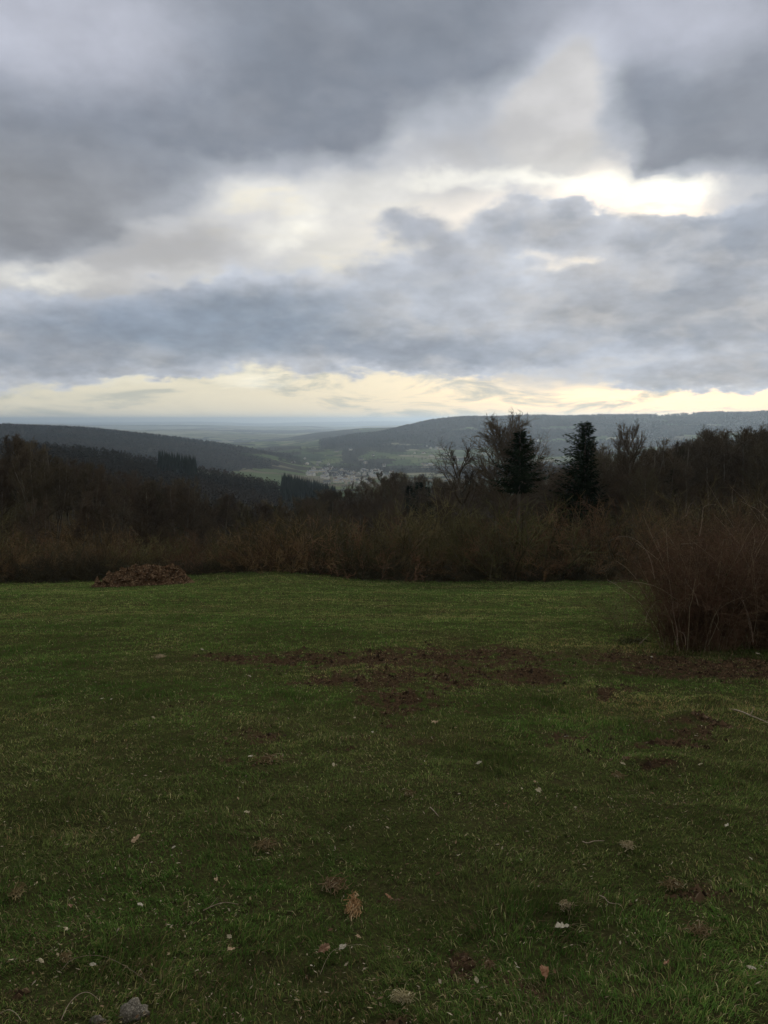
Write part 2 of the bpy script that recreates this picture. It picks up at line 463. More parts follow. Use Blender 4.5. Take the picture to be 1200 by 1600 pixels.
def varied(name, cols, scale=3.0, rough=0.85, obj_var=0.35, bump=0.0, spec=0.2):
    """mottled colour of one material: noise between COLS, with a tint that differs from object to object"""
    def build(n, b):
        tcn = n.new('ShaderNodeTexCoord')
        ns = n.noise(tcn.outputs['Object'], scale, 5, 0.6)
        c = n.mix(n.range(ns, 0.35, 0.65), cols[0], cols[1])
        if len(cols) > 2:
            ns2 = n.noise(tcn.outputs['Object'], scale * 3.7, 3, 0.6)
            c = n.mix(n.range(ns2, 0.52, 0.68), c, cols[2])
        if obj_var:
            oi = n.new('ShaderNodeObjectInfo')
            k = n.math('MULTIPLY_ADD', oi.outputs['Random'], obj_var * 2, 1 - obj_var)
            c = n.mix(1.0, c, n.combine(k, k, k), 'MULTIPLY')
            h = n.new('ShaderNodeHueSaturation')
            n.put(h.inputs['Hue'], n.math('MULTIPLY_ADD', n.math('FRACT', n.math('MULTIPLY', oi.outputs['Random'], 7.3)), 0.05, 0.475))
            n.link(c, h.inputs['Color']); c = h.outputs[0]
        n.link(c, b.inputs['Base Color'])
        if bump:
            bp = n.new('ShaderNodeBump'); bp.inputs['Strength'].default_value = bump
            n.link(ns, bp.inputs['Height']); n.link(bp.outputs[0], b.inputs['Normal'])
    return material(name, cols[0], rough, build, spec)

# ------------------------------------------------------------------ ground materials
def meadow_build(n, b):
    tcn = n.new('ShaderNodeTexCoord'); p = tcn.outputs['Object']
    at = n.new('ShaderNodeAttribute', attribute_name='soil')
    big = n.noise(p, 0.35, 4, 0.6)
    mid = n.noise(p, 3.0, 5, 0.65)
    fine = n.noise(p, 38.0, 5, 0.7)
    g = n.mix(n.range(big, 0.35, 0.65), (0.050, 0.074, 0.018), (0.066, 0.086, 0.024))
    g = n.mix(n.range(mid, 0.4, 0.7), g, (0.082, 0.078, 0.034))
    g = n.mix(n.range(fine, 0.35, 0.7), (0.040, 0.038, 0.018), g)
    s = n.mix(n.range(fine, 0.3, 0.7), (0.028, 0.018, 0.011), (0.100, 0.066, 0.040))
    f = n.range(n.math('MULTIPLY_ADD', n.math('SUBTRACT', fine, 0.5), 0.6, at.outputs['Fac']), 0.18, 0.52)
    n.link(n.mix(f, g, s), b.inputs['Base Color'])
    bp = n.new('ShaderNodeBump'); bp.inputs['Strength'].default_value = 0.8; bp.inputs['Distance'].default_value = 0.03
    n.link(n.math('ADD', fine, n.noise(p, 11.0, 4, 0.6)), bp.inputs['Height']); n.link(bp.outputs[0], b.inputs['Normal'])
M_meadow = material('meadow_turf', (0.05, 0.07, 0.02), 1.0, meadow_build, 0.0)

def hills_build(n, b):
    tcn = n.new('ShaderNodeTexCoord'); p = tcn.outputs['Object']
    wood = n.new('ShaderNodeAttribute', attribute_name='wood').outputs['Fac']
    flat = n.vmath('MULTIPLY', p, (1.0, 1.0, 0.0))
    dn = n.noise(flat, 0.004, 3, 0.5, color=True)
    wp = n.vmath('ADD', flat, n.vmath('MULTIPLY', n.vmath('SUBTRACT', dn, (0.5, 0.5, 0.5)), (120, 120, 0)))
    v = n.new('ShaderNodeTexVoronoi'); v.feature = 'F1'; v.distance = 'MINKOWSKI'
    v.inputs['Exponent'].default_value = 3.0
    n.link(wp, v.inputs['Vector']); v.inputs['Scale'].default_value = 0.0062
    cs = n.new('ShaderNodeSeparateColor'); n.link(v.outputs['Color'], cs.inputs[0])
    r = n.new('ShaderNodeValToRGB'); r.color_ramp.interpolation = 'CONSTANT'
    els = r.color_ramp.elements
    pal = [(0.0, (0.085, 0.120, 0.048)), (0.22, (0.160, 0.195, 0.085)), (0.42, (0.050, 0.070, 0.034)), (0.58, (0.180, 0.160, 0.105)), (0.70, (0.115, 0.155, 0.066)), (0.84, (0.26, 0.25, 0.16)), (0.93, (0.050, 0.042, 0.032))]
    els[0].position, els[0].color = pal[0][0], (*pal[0][1], 1)
    els[1].position, els[1].color = pal[1][0], (*pal[1][1], 1)
    for q, c in pal[2:]:
        e = els.new(q); e.color = (*c, 1)
    n.link(cs.outputs[0], r.inputs[0])
    ve = n.new('ShaderNodeTexVoronoi'); ve.feature = 'DISTANCE_TO_EDGE'
    n.link(wp, ve.inputs['Vector']); ve.inputs['Scale'].default_value = 0.0062
    hedge = n.range(ve.outputs['Distance'], 0.022, 0.012)
    hedge = n.math('MULTIPLY', hedge, n.range(n.noise(flat, 0.012, 3, 0.6), 0.42, 0.55))
    fields = n.mix(n.range(n.noise(flat, 0.02, 4, 0.6), 0.3, 0.7, 0.0, 0.35), r.outputs[0], (0.055, 0.065, 0.035))
    fields = n.mix(hedge, fields, (0.020, 0.022, 0.014))
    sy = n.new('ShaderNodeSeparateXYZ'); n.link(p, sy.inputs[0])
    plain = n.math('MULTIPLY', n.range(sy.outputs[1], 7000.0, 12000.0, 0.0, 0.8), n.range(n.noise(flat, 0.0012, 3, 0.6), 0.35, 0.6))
    fields = n.mix(plain, fields, (0.36, 0.34, 0.22))  # pale far fields, with the plain's sunlit brightness put into the colour
    wn = n.noise(p, 0.06, 4, 0.65)
    wcol = n.mix(n.range(wn, 0.35, 0.65), (0.026, 0.021, 0.015), (0.052, 0.042, 0.028))
    near = n.noise(p, 0.5, 5, 0.65)
    wcol = n.mix(n.range(near, 0.45, 0.7, 0.0, 0.6), wcol, (0.035, 0.040, 0.016))
    wf = n.range(n.math('MULTIPLY_ADD', n.math('SUBTRACT', n.noise(flat, 0.01, 3, 0.6), 0.5), 0.5, wood), 0.4, 0.6)
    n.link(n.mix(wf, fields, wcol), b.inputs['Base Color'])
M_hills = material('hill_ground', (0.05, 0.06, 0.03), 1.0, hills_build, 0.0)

# ------------------------------------------------------------------ where woods cover the far slopes
def wood_mask(x, y):
    d = np.maximum(y, 1.0)
    px = 600 + FPX * x / d
    n1 = fbm(x * 0.0022, y * 0.0022, 4, 91)
    n2 = fbm(x * 0.004 + 5, y * 0.004, 3, 95)
    w = np.zeros_like(d)
    w = np.where(d < 1250, 1.0, w)                                             # the near slopes are all wooded
    w = np.where((d >= 1250) & (d < 2450), (n1 > 0.56) * 1.0, w)
    # left ridge
    leftr = (px < 440 + (n1 - 0.5) * 300 - np.abs(d - 3000) * 0.06) & (d > 2350) & (d < 3700)
    w = np.where(leftr, 1.0, w)
    mid = ~leftr & (d >= 2450) & (d < 4150)
    w = np.where(mid, (n1 > 0.55) * 1.0, w)
    w = np.where((px > 490 + (n2 - 0.5) * 90) & (px < 560 + (n1 - 0.5) * 90) & (d > 2550) & (d < 3150), 1.0, w)
    w = np.where((px > 535 + (n1 - 0.5) * 120) & (px < 575 + (n2 - 0.5) * 90) & (d > 3300) & (d < 4400), 1.0, w)
    w = np.where((px > 300) & (px < 470) & (d > 3000) & (d < 5200) & (n2 > 0.40), 1.0, w)
    # the right ridge
    edge = 4050 + (n1 - 0.5) * 1300 + np.clip(px - 830, 0, 400) * 0.4
    w = np.where((px > 505 + (n2 - 0.5) * 160) & (d > edge) & (d < 7200), 1.0, w)
    w = np.where((px > 520) & (d > 4700) & (d < 6000) & (n2 > 0.72), 0.0, w)
    # low ridge behind
    w = np.where((px > 400) & (d >= 7000) & (d < 9500), (n1 > 0.40) * 1.0, w)
    w = np.where((px <= 400) & (d >= 3700) & (d < 9500), (n2 > 0.5) * 1.0, w)
    w = np.where(d >= 9500, (fbm(x * 0.0006, y * 0.0006, 4, 97) > 0.60) * 1.0, w)
    return w

# ------------------------------------------------------------------ ground sheet
def build_ground():
    az = np.concatenate([np.radians(np.arange(-180, -33, 4.0)), np.radians(np.arange(-33, 33, 0.115)), np.radians(np.arange(33, 180, 4.0))])
    rr = [0.35]
    while rr[-1] < 90: rr.append(rr[-1] * 1.016)
    while rr[-1] < 46000: rr.append(rr[-1] * 1.013)
    rr = np.array(rr)
    A, R = np.meshgrid(az, rr)
    x, y = R * np.sin(A), R * np.cos(A)
    z = H(x, y)
    nr, na = x.shape
    v = np.stack([x.ravel(), y.ravel(), z.ravel()], 1)
    idx = np.arange(nr * na).reshape(nr, na)
    a, b = idx[:-1, :], idx[1:, :]
    q = np.stack([a, np.roll(a, -1, 1), np.roll(b, -1, 1), b], -1)[:, :, ::-1]
    ym = 0.25 * (y[:-1] + y[1:] + np.roll(y, -1, 1)[:-1] + np.roll(y, -1, 1)[1:])
    rm = R[:-1]
    inm = ((ym < 72) & (rm < 110)) | (rm < 60)
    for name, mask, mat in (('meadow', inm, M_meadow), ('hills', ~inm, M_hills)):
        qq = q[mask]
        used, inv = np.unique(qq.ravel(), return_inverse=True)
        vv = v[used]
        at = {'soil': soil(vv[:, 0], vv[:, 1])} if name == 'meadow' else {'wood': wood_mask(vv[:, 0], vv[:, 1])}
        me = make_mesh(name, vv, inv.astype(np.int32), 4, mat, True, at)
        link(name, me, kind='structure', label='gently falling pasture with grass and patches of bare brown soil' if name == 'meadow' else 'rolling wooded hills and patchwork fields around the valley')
build_ground()

# ================================================================== vegetation models
class Sticks:
    """collects tapered segments and turns them into one mesh of thin prisms"""
    def __init__(self): self.p0, self.p1, self.r0, self.r1, self.c = [], [], [], [], []
    def add(self, a, b, ra, rb, c=0.5):
        self.p0.append(a); self.p1.append(b); self.r0.append(ra); self.r1.append(rb); self.c.append(c)
    def line(self, pts, ra, rb, c=0.5):
        n = len(pts) - 1
        for i in range(n):
            self.add(pts[i], pts[i + 1], ra + (rb - ra) * i / n, ra + (rb - ra) * (i + 1) / n, c)
    def geo(self, k=3):
        p0, p1 = np.array(self.p0, float), np.array(self.p1, float)
        r0, r1 = np.array(self.r0, float), np.array(self.r1, float)
        d = p1 - p0; d /= np.maximum(np.linalg.norm(d, axis=1, keepdims=True), 1e-9)
        ref = np.where(np.abs(d[:, 2:3]) > 0.9, [[1.0, 0, 0]], [[0, 0, 1.0]])
        u = np.cross(d, ref); u /= np.linalg.norm(u, axis=1, keepdims=True)
        w = np.cross(d, u)
        n = len(p0)
        V = np.empty((n, 2 * k, 3))
        for j in range(k):
            a = 2 * math.pi * j / k
            o = math.cos(a) * u + math.sin(a) * w
            V[:, j] = p0 + o * r0[:, None]; V[:, k + j] = p1 + o * r1[:, None]
        F = np.array([[j, (j + 1) % k, k + (j + 1) % k, k + j] for j in range(k)])
        F = (np.arange(n)[:, None, None] * 2 * k + F[None]).reshape(-1, 4)
        return V.reshape(-1, 3), F, np.repeat(np.array(self.c), 2 * k)
    def mesh(self, name, mat, k=3, smooth_=False):
        V, F, c = self.geo(k)
        return make_mesh(name, V, F, 4, mat, smooth_, {'tone': c})

def normalise(*sticks):
    top_ = max(float(np.percentile(np.array(s_.p1)[:, 2], 99.93)) for s_ in sticks if s_.p1)
    for s_ in sticks:
        s_.p0 = [np.asarray(a) / top_ for a in s_.p0]; s_.p1 = [np.asarray(a) / top_ for a in s_.p1]
def unit(v): return v / max(np.linalg.norm(v), 1e-9)
def turn(d, ang, az):
    """direction at angle ANG from d, rotated AZ round it"""
    ref = np.array([0, 0, 1.0]) if abs(d[2]) < 0.95 else np.array([1.0, 0, 0])
    u = unit(np.cross(d, ref)); w = np.cross(d, u)
    return unit(d * math.cos(ang) + (u * math.cos(az) + w * math.sin(az)) * math.sin(ang))

def limb(S, R, p, d, L, r, nseg, up, wob, r_end=0.25, c=0.5):
    pts = [np.array(p)]; dirs = [d]
    for i in range(nseg):
        d = unit(d + R.normal(0, wob, 3) + np.array([0, 0, up]))
        pts.append(pts[-1] + d * L / nseg); dirs.append(d)
    S.line(pts, r, r * r_end, c)
    return pts, dirs

def bare_tree(seed, trunk_h=0.30, spread=0.30, limbs=13, lean=(0, 0), forks=1, twig=0.0010, dens=1.0, up=0.10):
    """a leafless tree of height about 1: (trunk geometry, crown geometry)"""
    R = np.random.default_rng(seed)
    T, K = Sticks(), Sticks()
    stems = []
    for f in range(forks):
        d = unit(np.array([lean[0] + R.normal(0, .04) + (0.22 * math.cos(f * 2.4) if forks > 1 else 0), lean[1] + R.normal(0, .04) + (0.22 * math.sin(f * 2.4) if forks > 1 else 0), 1.0]))
        pts = [np.array([0.0, 0, -0.02])]
        n = 12
        for i in range(n):
            d = unit(d + R.normal(0, 0.045, 3) + np.array([0, 0, 0.06]))
            pts.append(pts[-1] + d * (0.96 / n))
        r0 = 0.017 / math.sqrt(forks)
        T.line(pts, r0, 0.0025)
        stems.append((pts, r0))
    for pts, r0 in stems:
        nl = int(limbs / len(stems) * (1.3 if forks > 1 else 1))
        for i in range(nl):
            h = trunk_h + (0.93 - trunk_h) * ((i + R.random() * 0.8) / nl)
            k = h * (len(pts) - 1); j = min(int(k), len(pts) - 2)
            p = pts[j] + (pts[j + 1] - pts[j]) * (k - j)
            q = (h - trunk_h) / (1 - trunk_h)
            L = spread * (1.15 - 0.75 * q) * R.uniform(0.75, 1.25)
            d = turn(np.array([0, 0, 1.0]), math.radians(R.uniform(48, 68) - 28 * q), i * 2.4 + R.normal(0, 0.4))
            lp, ld = limb(K, R, p, d, L, r0 * (0.50 - 0.25 * q), 6, up, 0.10, 0.2)
            for a in range(max(3, int(8 * dens))):
                t = 0.22 + 0.78 * (a + R.random()) / (8 * dens); t = min(t, 0.999)
                kk = t * 6; jj = min(int(kk), 5)
                bp = lp[jj] + (lp[jj + 1] - lp[jj]) * (kk - jj)
                bl = L * R.uniform(0.35, 0.6) * (1.1 - 0.5 * t)
                bd = turn(ld[jj + 1], math.radians(R.uniform(28, 55)), R.uniform(0, 6.28))
                b_, bdir = limb(K, R, bp, bd, bl, r0 * 0.16 * (1.2 - 0.6 * t), 4, up * 1.1, 0.14, 0.3)
                for s in range(int(6 * dens)):
                    u_ = 0.15 + 0.85 * (s + R.random()) / (6 * dens); u_ = min(u_, .999)
                    k3 = u_ * 4; j3 = min(int(k3), 3)
                    sp = b_[j3] + (b_[j3 + 1] - b_[j3]) * (k3 - j3)
                    sd_ = turn(bdir[j3 + 1], math.radians(R.uniform(25, 55)), R.uniform(0, 6.28))
                    sl = bl * R.uniform(0.3, 0.55)
                    s_, sdir = limb(K, R, sp, sd_, sl, twig * 1.2, 3, up, 0.16, 0.6)
                    for q2 in range(3):
                        tp = s_[R.integers(1, 4)]
                        td = turn(sdir[2], math.radians(R.uniform(25, 60)), R.uniform(0, 6.28))
                        tl = sl * R.uniform(0.4, 0.8)
                        mid = tp + td * tl * 0.5
                        K.add(tp, mid, twig * 0.8, twig * 0.65)
                        K.add(mid, mid + unit(td + np.array([0, 0, 0.3])) * tl * 0.5, twig * 0.65, twig * 0.4)
    normalise(T, K)
    return T, K

def conifer(seed, base=0.12, width=0.24, whorls=34, droop=0.35, ragged=0.25, oneside=0.0, expo=1.05):
    """a spruce of height about 1: trunk sticks and a crown of many small needle-branch faces"""
    R = np.random.default_rng(seed)
    T = Sticks()
    T.line([np.array([0, 0, -0.02]), np.array([0.003, 0, 0.35]), np.array([-0.002, 0.002, 0.7]), np.array([0, 0, 1.0])], 0.016, 0.0015)
    V = []
    def leaf(p, d, L, w):
        side = unit(np.cross(d, [0, 0, 1.0]) + R.normal(0, 0.35, 3))
        V.append([p - side * w * 0.4, p + d * L * 0.5 + side * w, p + d * L])
        V.append([p + side * w * 0.4, p + d * L, p + d * L * 0.5 - side * w])
    nb = whorls * 11
    for i in range(nb):
        h = base + (0.985 - base) * ((i + R.random()) / nb) ** 0.95
        q = (h - base) / (1 - base)
        rad = width * (1 - q) ** expo * (0.70 + 0.30 * min(1, q * 5)) + 0.012
        a = i * 2.39996 + R.normal(0, 0.5)
        patch = 1 + 0.30 * math.sin(a * 1.0 + h * 23 + seed) * math.sin(h * 31 + seed * 2)      # uneven outline
        L = rad * R.uniform(1 - ragged, 1 + ragged * 0.4) * patch
        if oneside: L *= 1 + oneside * math.cos(a)
        el_ = 0.30 - droop * (1 - q) + R.normal(0, 0.12)
        d = unit(np.array([math.cos(a), math.sin(a), el_]))
        m = max(3, int(L / 0.014))
        p = np.array([0, 0, h])
        for s in range(m):
            f = (s + 0.5) / m
            pp = p + d * L * f + np.array([0, 0, L * (0.28 * f * f - 0.10 * f)])
            for side in (-1, 1):
                a2 = a + side * R.uniform(0.3, 1.0)
                dd = unit(np.array([math.cos(a2), math.sin(a2), d[2] - R.uniform(-0.1, 0.9)]))
                leaf(pp, dd, 0.026 * (1.35 - f * 0.8) * R.uniform(0.6, 1.4), 0.0050)
            leaf(pp, unit(d + R.normal(0, 0.3, 3) + np.array([0, 0, -0.3])), 0.026, 0.0048)
    V = np.array(V).reshape(-1, 3)
    return T, V

def shrub_sticks(seed, stems=46, h=1.0, w=0.9, twig=0.0034, fill=1.0, arch=0.0):
    """a leafless many-stemmed shrub of height about 1"""
    R = np.random.default_rng(seed)
    S, K = Sticks(), Sticks()
    for i in range(stems):
        a = R.uniform(0, 6.283); rr = R.random() ** 0.6
        p = np.array([math.cos(a) * rr * w * 0.55, math.sin(a) * rr * w * 0.55, -0.03])
        out = 0.10 + 0.55 * rr + arch * R.random()
        d = unit(np.array([math.cos(a) * out, math.sin(a) * out, 1.0]))
        L = h * R.uniform(0.55, 1.02) * (1.05 - 0.35 * rr)
        pts, dirs = limb(S, R, p, d, L, twig * 2.4, 6, 0.02 - arch * 0.35, 0.10, 0.3, R.random())
        for b in range(int(9 * fill)):
            k = R.uniform(1.0, 5.95); j = int(k)
            q = pts[j] + (pts[j + 1] - pts[j]) * (k - j)
            bd = turn(dirs[j + 1], math.radians(R.uniform(25, 60)), R.uniform(0, 6.28))
            bl = L * R.uniform(0.14, 0.32)
            tone = R.random()
            bp, bdir = limb(K, R, q, bd, bl, twig, 3, 0.10, 0.18, 0.5, tone)
            for c in range(4):
                td = turn(bdir[2], math.radians(R.uniform(25, 70)), R.uniform(0, 6.28))
                m = bp[R.integers(1, 4)]
                K.add(m, m + td * bl * R.uniform(0.3, 0.6), twig * 0.75, twig * 0.35, tone)
    normalise(S, K)
    return S, K

def bark(name, a, b, c=None, var=0.3, scale=4.0):
    """bark whose tone differs from branch to branch"""
    def build(n, bs):
        at = n.new('ShaderNodeAttribute', attribute_name='tone')
        tcn = n.new('ShaderNodeTexCoord')
        ns = n.noise(tcn.outputs['Object'], scale, 3, 0.6)
        col = n.mix(n.range(ns, 0.35, 0.65), a, b)
        if c: col = n.mix(n.range(at.outputs['Fac'], 0.80, 0.95), col, c)
        oi = n.new('ShaderNodeObjectInfo')
        k = n.math('MULTIPLY_ADD', oi.outputs['Random'], var * 2, 1 - var)
        col = n.mix(1.0, col, n.combine(k, k, k), 'MULTIPLY')
        h = n.new('ShaderNodeHueSaturation')
        n.put(h.inputs['Hue'], n.math('MULTIPLY_ADD', n.math('FRACT', n.math('MULTIPLY', oi.outputs['Random'], 9.7)), 0.035, 0.492))
        n.link(col, h.inputs['Color'])
        n.link(h.outputs[0], bs.inputs['Base Color'])
    return material(name, a, 0.9, build, 0.15)

M_bark = bark('grey_brown_bark', (0.085, 0.072, 0.055), (0.180, 0.155, 0.120))
M_twig = bark('bare_twigs', (0.078, 0.060, 0.042), (0.115, 0.088, 0.058))
M_needle = varied('spruce_needles', [(0.012, 0.022, 0.011), (0.022, 0.036, 0.016)], 8, 1.0, 0.25, 0.0, 0.0)
M_shrub = bark('shrub_wood', (0.070, 0.054, 0.032), (0.105, 0.082, 0.046), (0.16, 0.13, 0.09))
M_shrubtwig = bark('shrub_twigs', (0.125, 0.102, 0.052), (0.180, 0.132, 0.070), None, 0.45)
M_redstem = bark('red_brown_canes', (0.140, 0.080, 0.054), (0.210, 0.135, 0.092), (0.48, 0.38, 0.28), 0.15, 1.2)
M_canetwig = bark('red_brown_twigs', (0.080, 0.052, 0.036), (0.170, 0.100, 0.062), (0.28, 0.20, 0.13), 0.2, 1.6)
M_leafgreen = varied('shrub_leaves', [(0.030, 0.040, 0.012), (0.060, 0.062, 0.020), (0.09, 0.07, 0.03)], 3, 0.7, 0.2)

def tree_models():
    out = {}
    specs = {
        'broad': dict(trunk_h=0.24, spread=0.34, limbs=22), 'tall': dict(trunk_h=0.42, spread=0.24, limbs=18, up=0.16),
        'forked': dict(trunk_h=0.30, spread=0.26, limbs=14, forks=2), 'slim': dict(trunk_h=0.34, spread=0.17, limbs=13, up=0.2),
        'bushy': dict(trunk_h=0.18, spread=0.30, limbs=17, forks=3), 'grown': dict(trunk_h=0.34, spread=0.29, limbs=18),
    }
    for i, (k, s) in enumerate(specs.items()):
        T, K = bare_tree(100 + i, dens=1.45, twig=0.0010, **s)
        out[k] = (T.mesh('trunk', M_bark, 6, True), K.mesh('crown', M_twig))
    T, K = bare_tree(300, trunk_h=0.42, spread=0.31, limbs=30, twig=0.0009, dens=1.2, up=0.10)
    out['lone'] = (T.mesh('trunk', M_bark, 6, True), K.mesh('crown', M_twig))
    T, K = bare_tree(301, trunk_h=0.38, spread=0.34, limbs=15, lean=(-0.26, 0.0), twig=0.0010, dens=1.1, up=0.05)
    out['leaning'] = (T.mesh('trunk', M_bark, 6, True), K.mesh('crown', M_twig))
    for k, s in {'spruce': dict(base=0.10, width=0.19), 'high_spruce': dict(base=0.60, width=0.165, whorls=26, droop=0.40, ragged=0.45, expo=0.85),
                 'wide_fir': dict(base=0.10, width=0.205, whorls=60, droop=0.20, ragged=0.55, oneside=-0.25, expo=0.62)}.items():
        T, V = conifer(len(out) + 50, **s)
        out[k] = (T.mesh('trunk', M_bark, 5, True), make_mesh('crown', V, np.arange(len(V)), 3, M_needle))
    return out
TREES = tree_models()
SHRUBS = []
SHRUB_TWIGS = [M_shrubtwig, bark('rusty_shrub_twigs', (0.150, 0.088, 0.048), (0.200, 0.120, 0.068), None, 0.4), bark('olive_shrub_twigs', (0.100, 0.088, 0.040), (0.145, 0.120, 0.056), None, 0.4), bark('dark_shrub_twigs', (0.040, 0.036, 0.022), (0.070, 0.058, 0.034), None, 0.3)]
for i, s in enumerate([dict(stems=44, w=1.0), dict(stems=52, w=1.3, arch=0.15), dict(stems=36, w=0.8), dict(stems=60, w=1.6, arch=0.25)]):
    S, K = shrub_sticks(500 + i, **s)
    SHRUBS.append((S.mesh('stems', M_shrub), K.mesh('twigs', SHRUB_TWIGS[i])))

def put_thing(name, loc, rotz, scale, parts, label, cat, group=None):
    e = bpy.data.objects.new(name, None)
    C.objects.link(e)
    e.location = loc; e.rotation_euler = (0, 0, rotz); e.scale = scale if hasattr(scale, '__len__') else (scale,) * 3
    e.empty_display_size = 0.3
    e['label'] = label; e['category'] = cat
    if group: e['group'] = group
    for pn, me in parts:
        link(pn, me, e)
    return e

def put_tree(kind, px, d, top_row, label, group=None, name=None, wide=1.0, rotz=None, hmin=3, hmax=26):
    """a tree standing at forward distance D, as tall as its top row in the photo says"""
    x, y, z = at_depth(px, d)
    h = EYE + d * row_slope(top_row) - z
    h = min(max(h, hmin), hmax)
    con = kind in ('spruce', 'high_spruce', 'wide_fir')
    t, c = TREES[kind]
    nm = name or ('spruce_tree' if con else 'bare_tree')
    return put_thing(nm, (x, y, z), random.uniform(0, 6.28) if rotz is None else rotz, (h * wide, h * wide, h),
                     [('trunk', t), ('crown', c)], label, 'tree', group)

# ================================================================== the woods below the field
TOPX = [-120, 0, 40, 80, 110, 160, 200, 260, 300, 330, 400, 470, 540, 570, 620, 680, 720, 760, 850, 880, 940, 975, 1010, 1035, 1060, 1100, 1150, 1200, 1320]
TOPY = [690, 694, 680, 690, 705, 716, 726, 735, 744, 758, 770, 768, 756, 742, 731, 735, 742, 745, 745, 728, 700, 690, 692, 686, 676, 668, 660, 654, 648]
def top(px): return float(np.interp(px, TOPX, TOPY))

# single trees that stand out
put_tree('lone', 792, 80, 641, 'tallest bare tree with a wide airy crown, behind the single spruce', name='bare_tree', wide=1.2, rotz=0.6, hmax=30)
put_tree('leaning', 762, 84, 684, 'small leaning bare tree left of the tall airy bare tree', name='bare_tree', wide=1.0, rotz=0.0)
put_tree('high_spruce', 812, 72, 671, 'dark spruce with a bare lower trunk, right in front of the tall airy bare tree', name='spruce_tree', wide=1.15)
put_tree('wide_fir', 914, 82, 658, 'wide dark fir with ragged branches, its pointed top above the right wood', name='fir_tree', wide=1.1, rotz=0.0)
put_tree('grown', 985, 84, 656, 'bare tree with a round open crown, just right of the wide dark fir', name='bare_tree', wide=0.8)
put_tree('slim', 955, 92, 688, 'slim bare tree squeezed between the wide fir and the round crowned bare tree', name='bare_tree')
put_tree('tall', 884, 100, 735, 'low bare tree filling the gap left of the wide dark fir', name='bare_tree')
put_tree('spruce', 1046, 88, 725, 'small dark spruce half hidden at the left end of the right wood', name='spruce_tree')
put_tree('tall', 42, 105, 677, 'tall bare tree rising highest out of the left wood', name='bare_tree', wide=1.1)
for k, (px, d, row) in enumerate([(655, 150, 752), (640, 170, 758), (668, 175, 760), (592, 210, 770), (466, 220, 788), (430, 190, 790)]):
    put_tree('spruce', px, d, row, ['dark spruce on the hump right below the village, middle one of three', 'dark spruce on the hump, leftmost of three', 'dark spruce on the hump, rightmost of three', 'single dark spruce at the left side of the hump', 'dark spruce in the dip below the conifer stand, the right one of two', 'dark spruce in the dip below the conifer stand, the left one of two'][k], 'dark spruces in the middle woods', wide=1.7)

put_tree('broad', 946, 87, 692, 'broad bare tree leaning against the right side of the wide dark fir', name='bare_tree', wide=1.15)
put_tree('bushy', 874, 90, 728, 'bushy low bare tree at the left foot of the wide dark fir', name='bare_tree', wide=1.2)
put_tree('bushy', 1012, 88, 704, 'bushy bare tree between the round crowned tree and the right wood', name='bare_tree', wide=1.2)
GA, GB, GC = 'bare trees of the left wood', 'bare trees of the middle woods', 'bare trees of the right wood'
LAB = {GA: 'leafless brown tree packed among others in the left wood', GB: 'leafless brown tree in the low wood below the middle of the view', GC: 'leafless brown tree packed among others in the right wood'}
SHAPE = {'broad': 'broad', 'tall': 'straight', 'forked': 'forked', 'slim': 'slim', 'bushy': 'bushy', 'grown': 'rounded'}
def where_wood(px):
    for lim, w in ((40, 'at the far left end'), (110, 'below the highest crown of the left wood'), (200, 'above the left half of the manure heap'), (300, 'above the right half of the manure heap'), (400, 'at the lower end of left wood'),
                   (470, 'just left of the reddish hedge shrub'), (540, 'right of the reddish hedge shrub'), (620, 'at the hump below the village'), (700, 'in the low middle wood'), (775, 'below the small leaning tree'), (860, 'around the single spruce'),
                   (945, 'around the wide dark fir'), (1030, 'below the round crowned bare tree'), (1110, 'above the bramble bush'), (1200, 'above the thicket at the right')):
        if px < lim: return w
    return 'at the far right end'
def depth_word(d): return 'front' if d < 100 else ('second' if d < 130 else ('third' if d < 165 else 'back'))
KINDS = ['broad', 'tall', 'forked', 'slim', 'bushy', 'grown']
def wood_row(x0, x1, d, step, drop, jit, maxh):
    n = int((x1 - x0) / step)
    for i in range(n):
        px = x0 + (i + random.uniform(0.1, 0.9)) * (x1 - x0) / n
        dd = d * random.uniform(0.92, 1.10)
        if 735 < px < 860 and dd < 120: tr = 775 + random.uniform(0, 40)
        else: tr = top(px) + drop + random.uniform(0, jit)
        g = GA if px < 400 else (GB if px < 860 else GC)
        kd = random.choice(KINDS)
        put_tree(kd, px, dd, tr, '%s bare tree in the %s wood row, %s' % (SHAPE[kd], depth_word(d), where_wood(px)), g, wide=random.uniform(0.9, 1.25), hmin=5, hmax=maxh)
wood_row(-110, 420, 84, 46, 60, 70, 15)
wood_row(-110, 440, 105, 34, 8, 45, 20)
wood_row(-110, 460, 135, 30, 0, 30, 22)
wood_row(-60, 500, 180, 30, 0, 30, 26)
wood_row(120, 560, 240, 32, 4, 24, 24)
wood_row(420, 880, 84, 50, 70, 40, 9)
wood_row(430, 880, 110, 36, 30, 45, 15)
wood_row(450, 900, 150, 24, 8, 26, 18)
wood_row(480, 900, 190, 20, 2, 14, 22)
wood_row(500, 900, 215, 20, 0, 10, 22)
wood_row(860, 1330, 86, 26, 6, 44, 18)
wood_row(1010, 1330, 96, 26, -4, 22, 20)
wood_row(860, 1330, 110, 26, 0, 24, 22)
wood_row(880, 1330, 140, 28, 0, 24, 25)

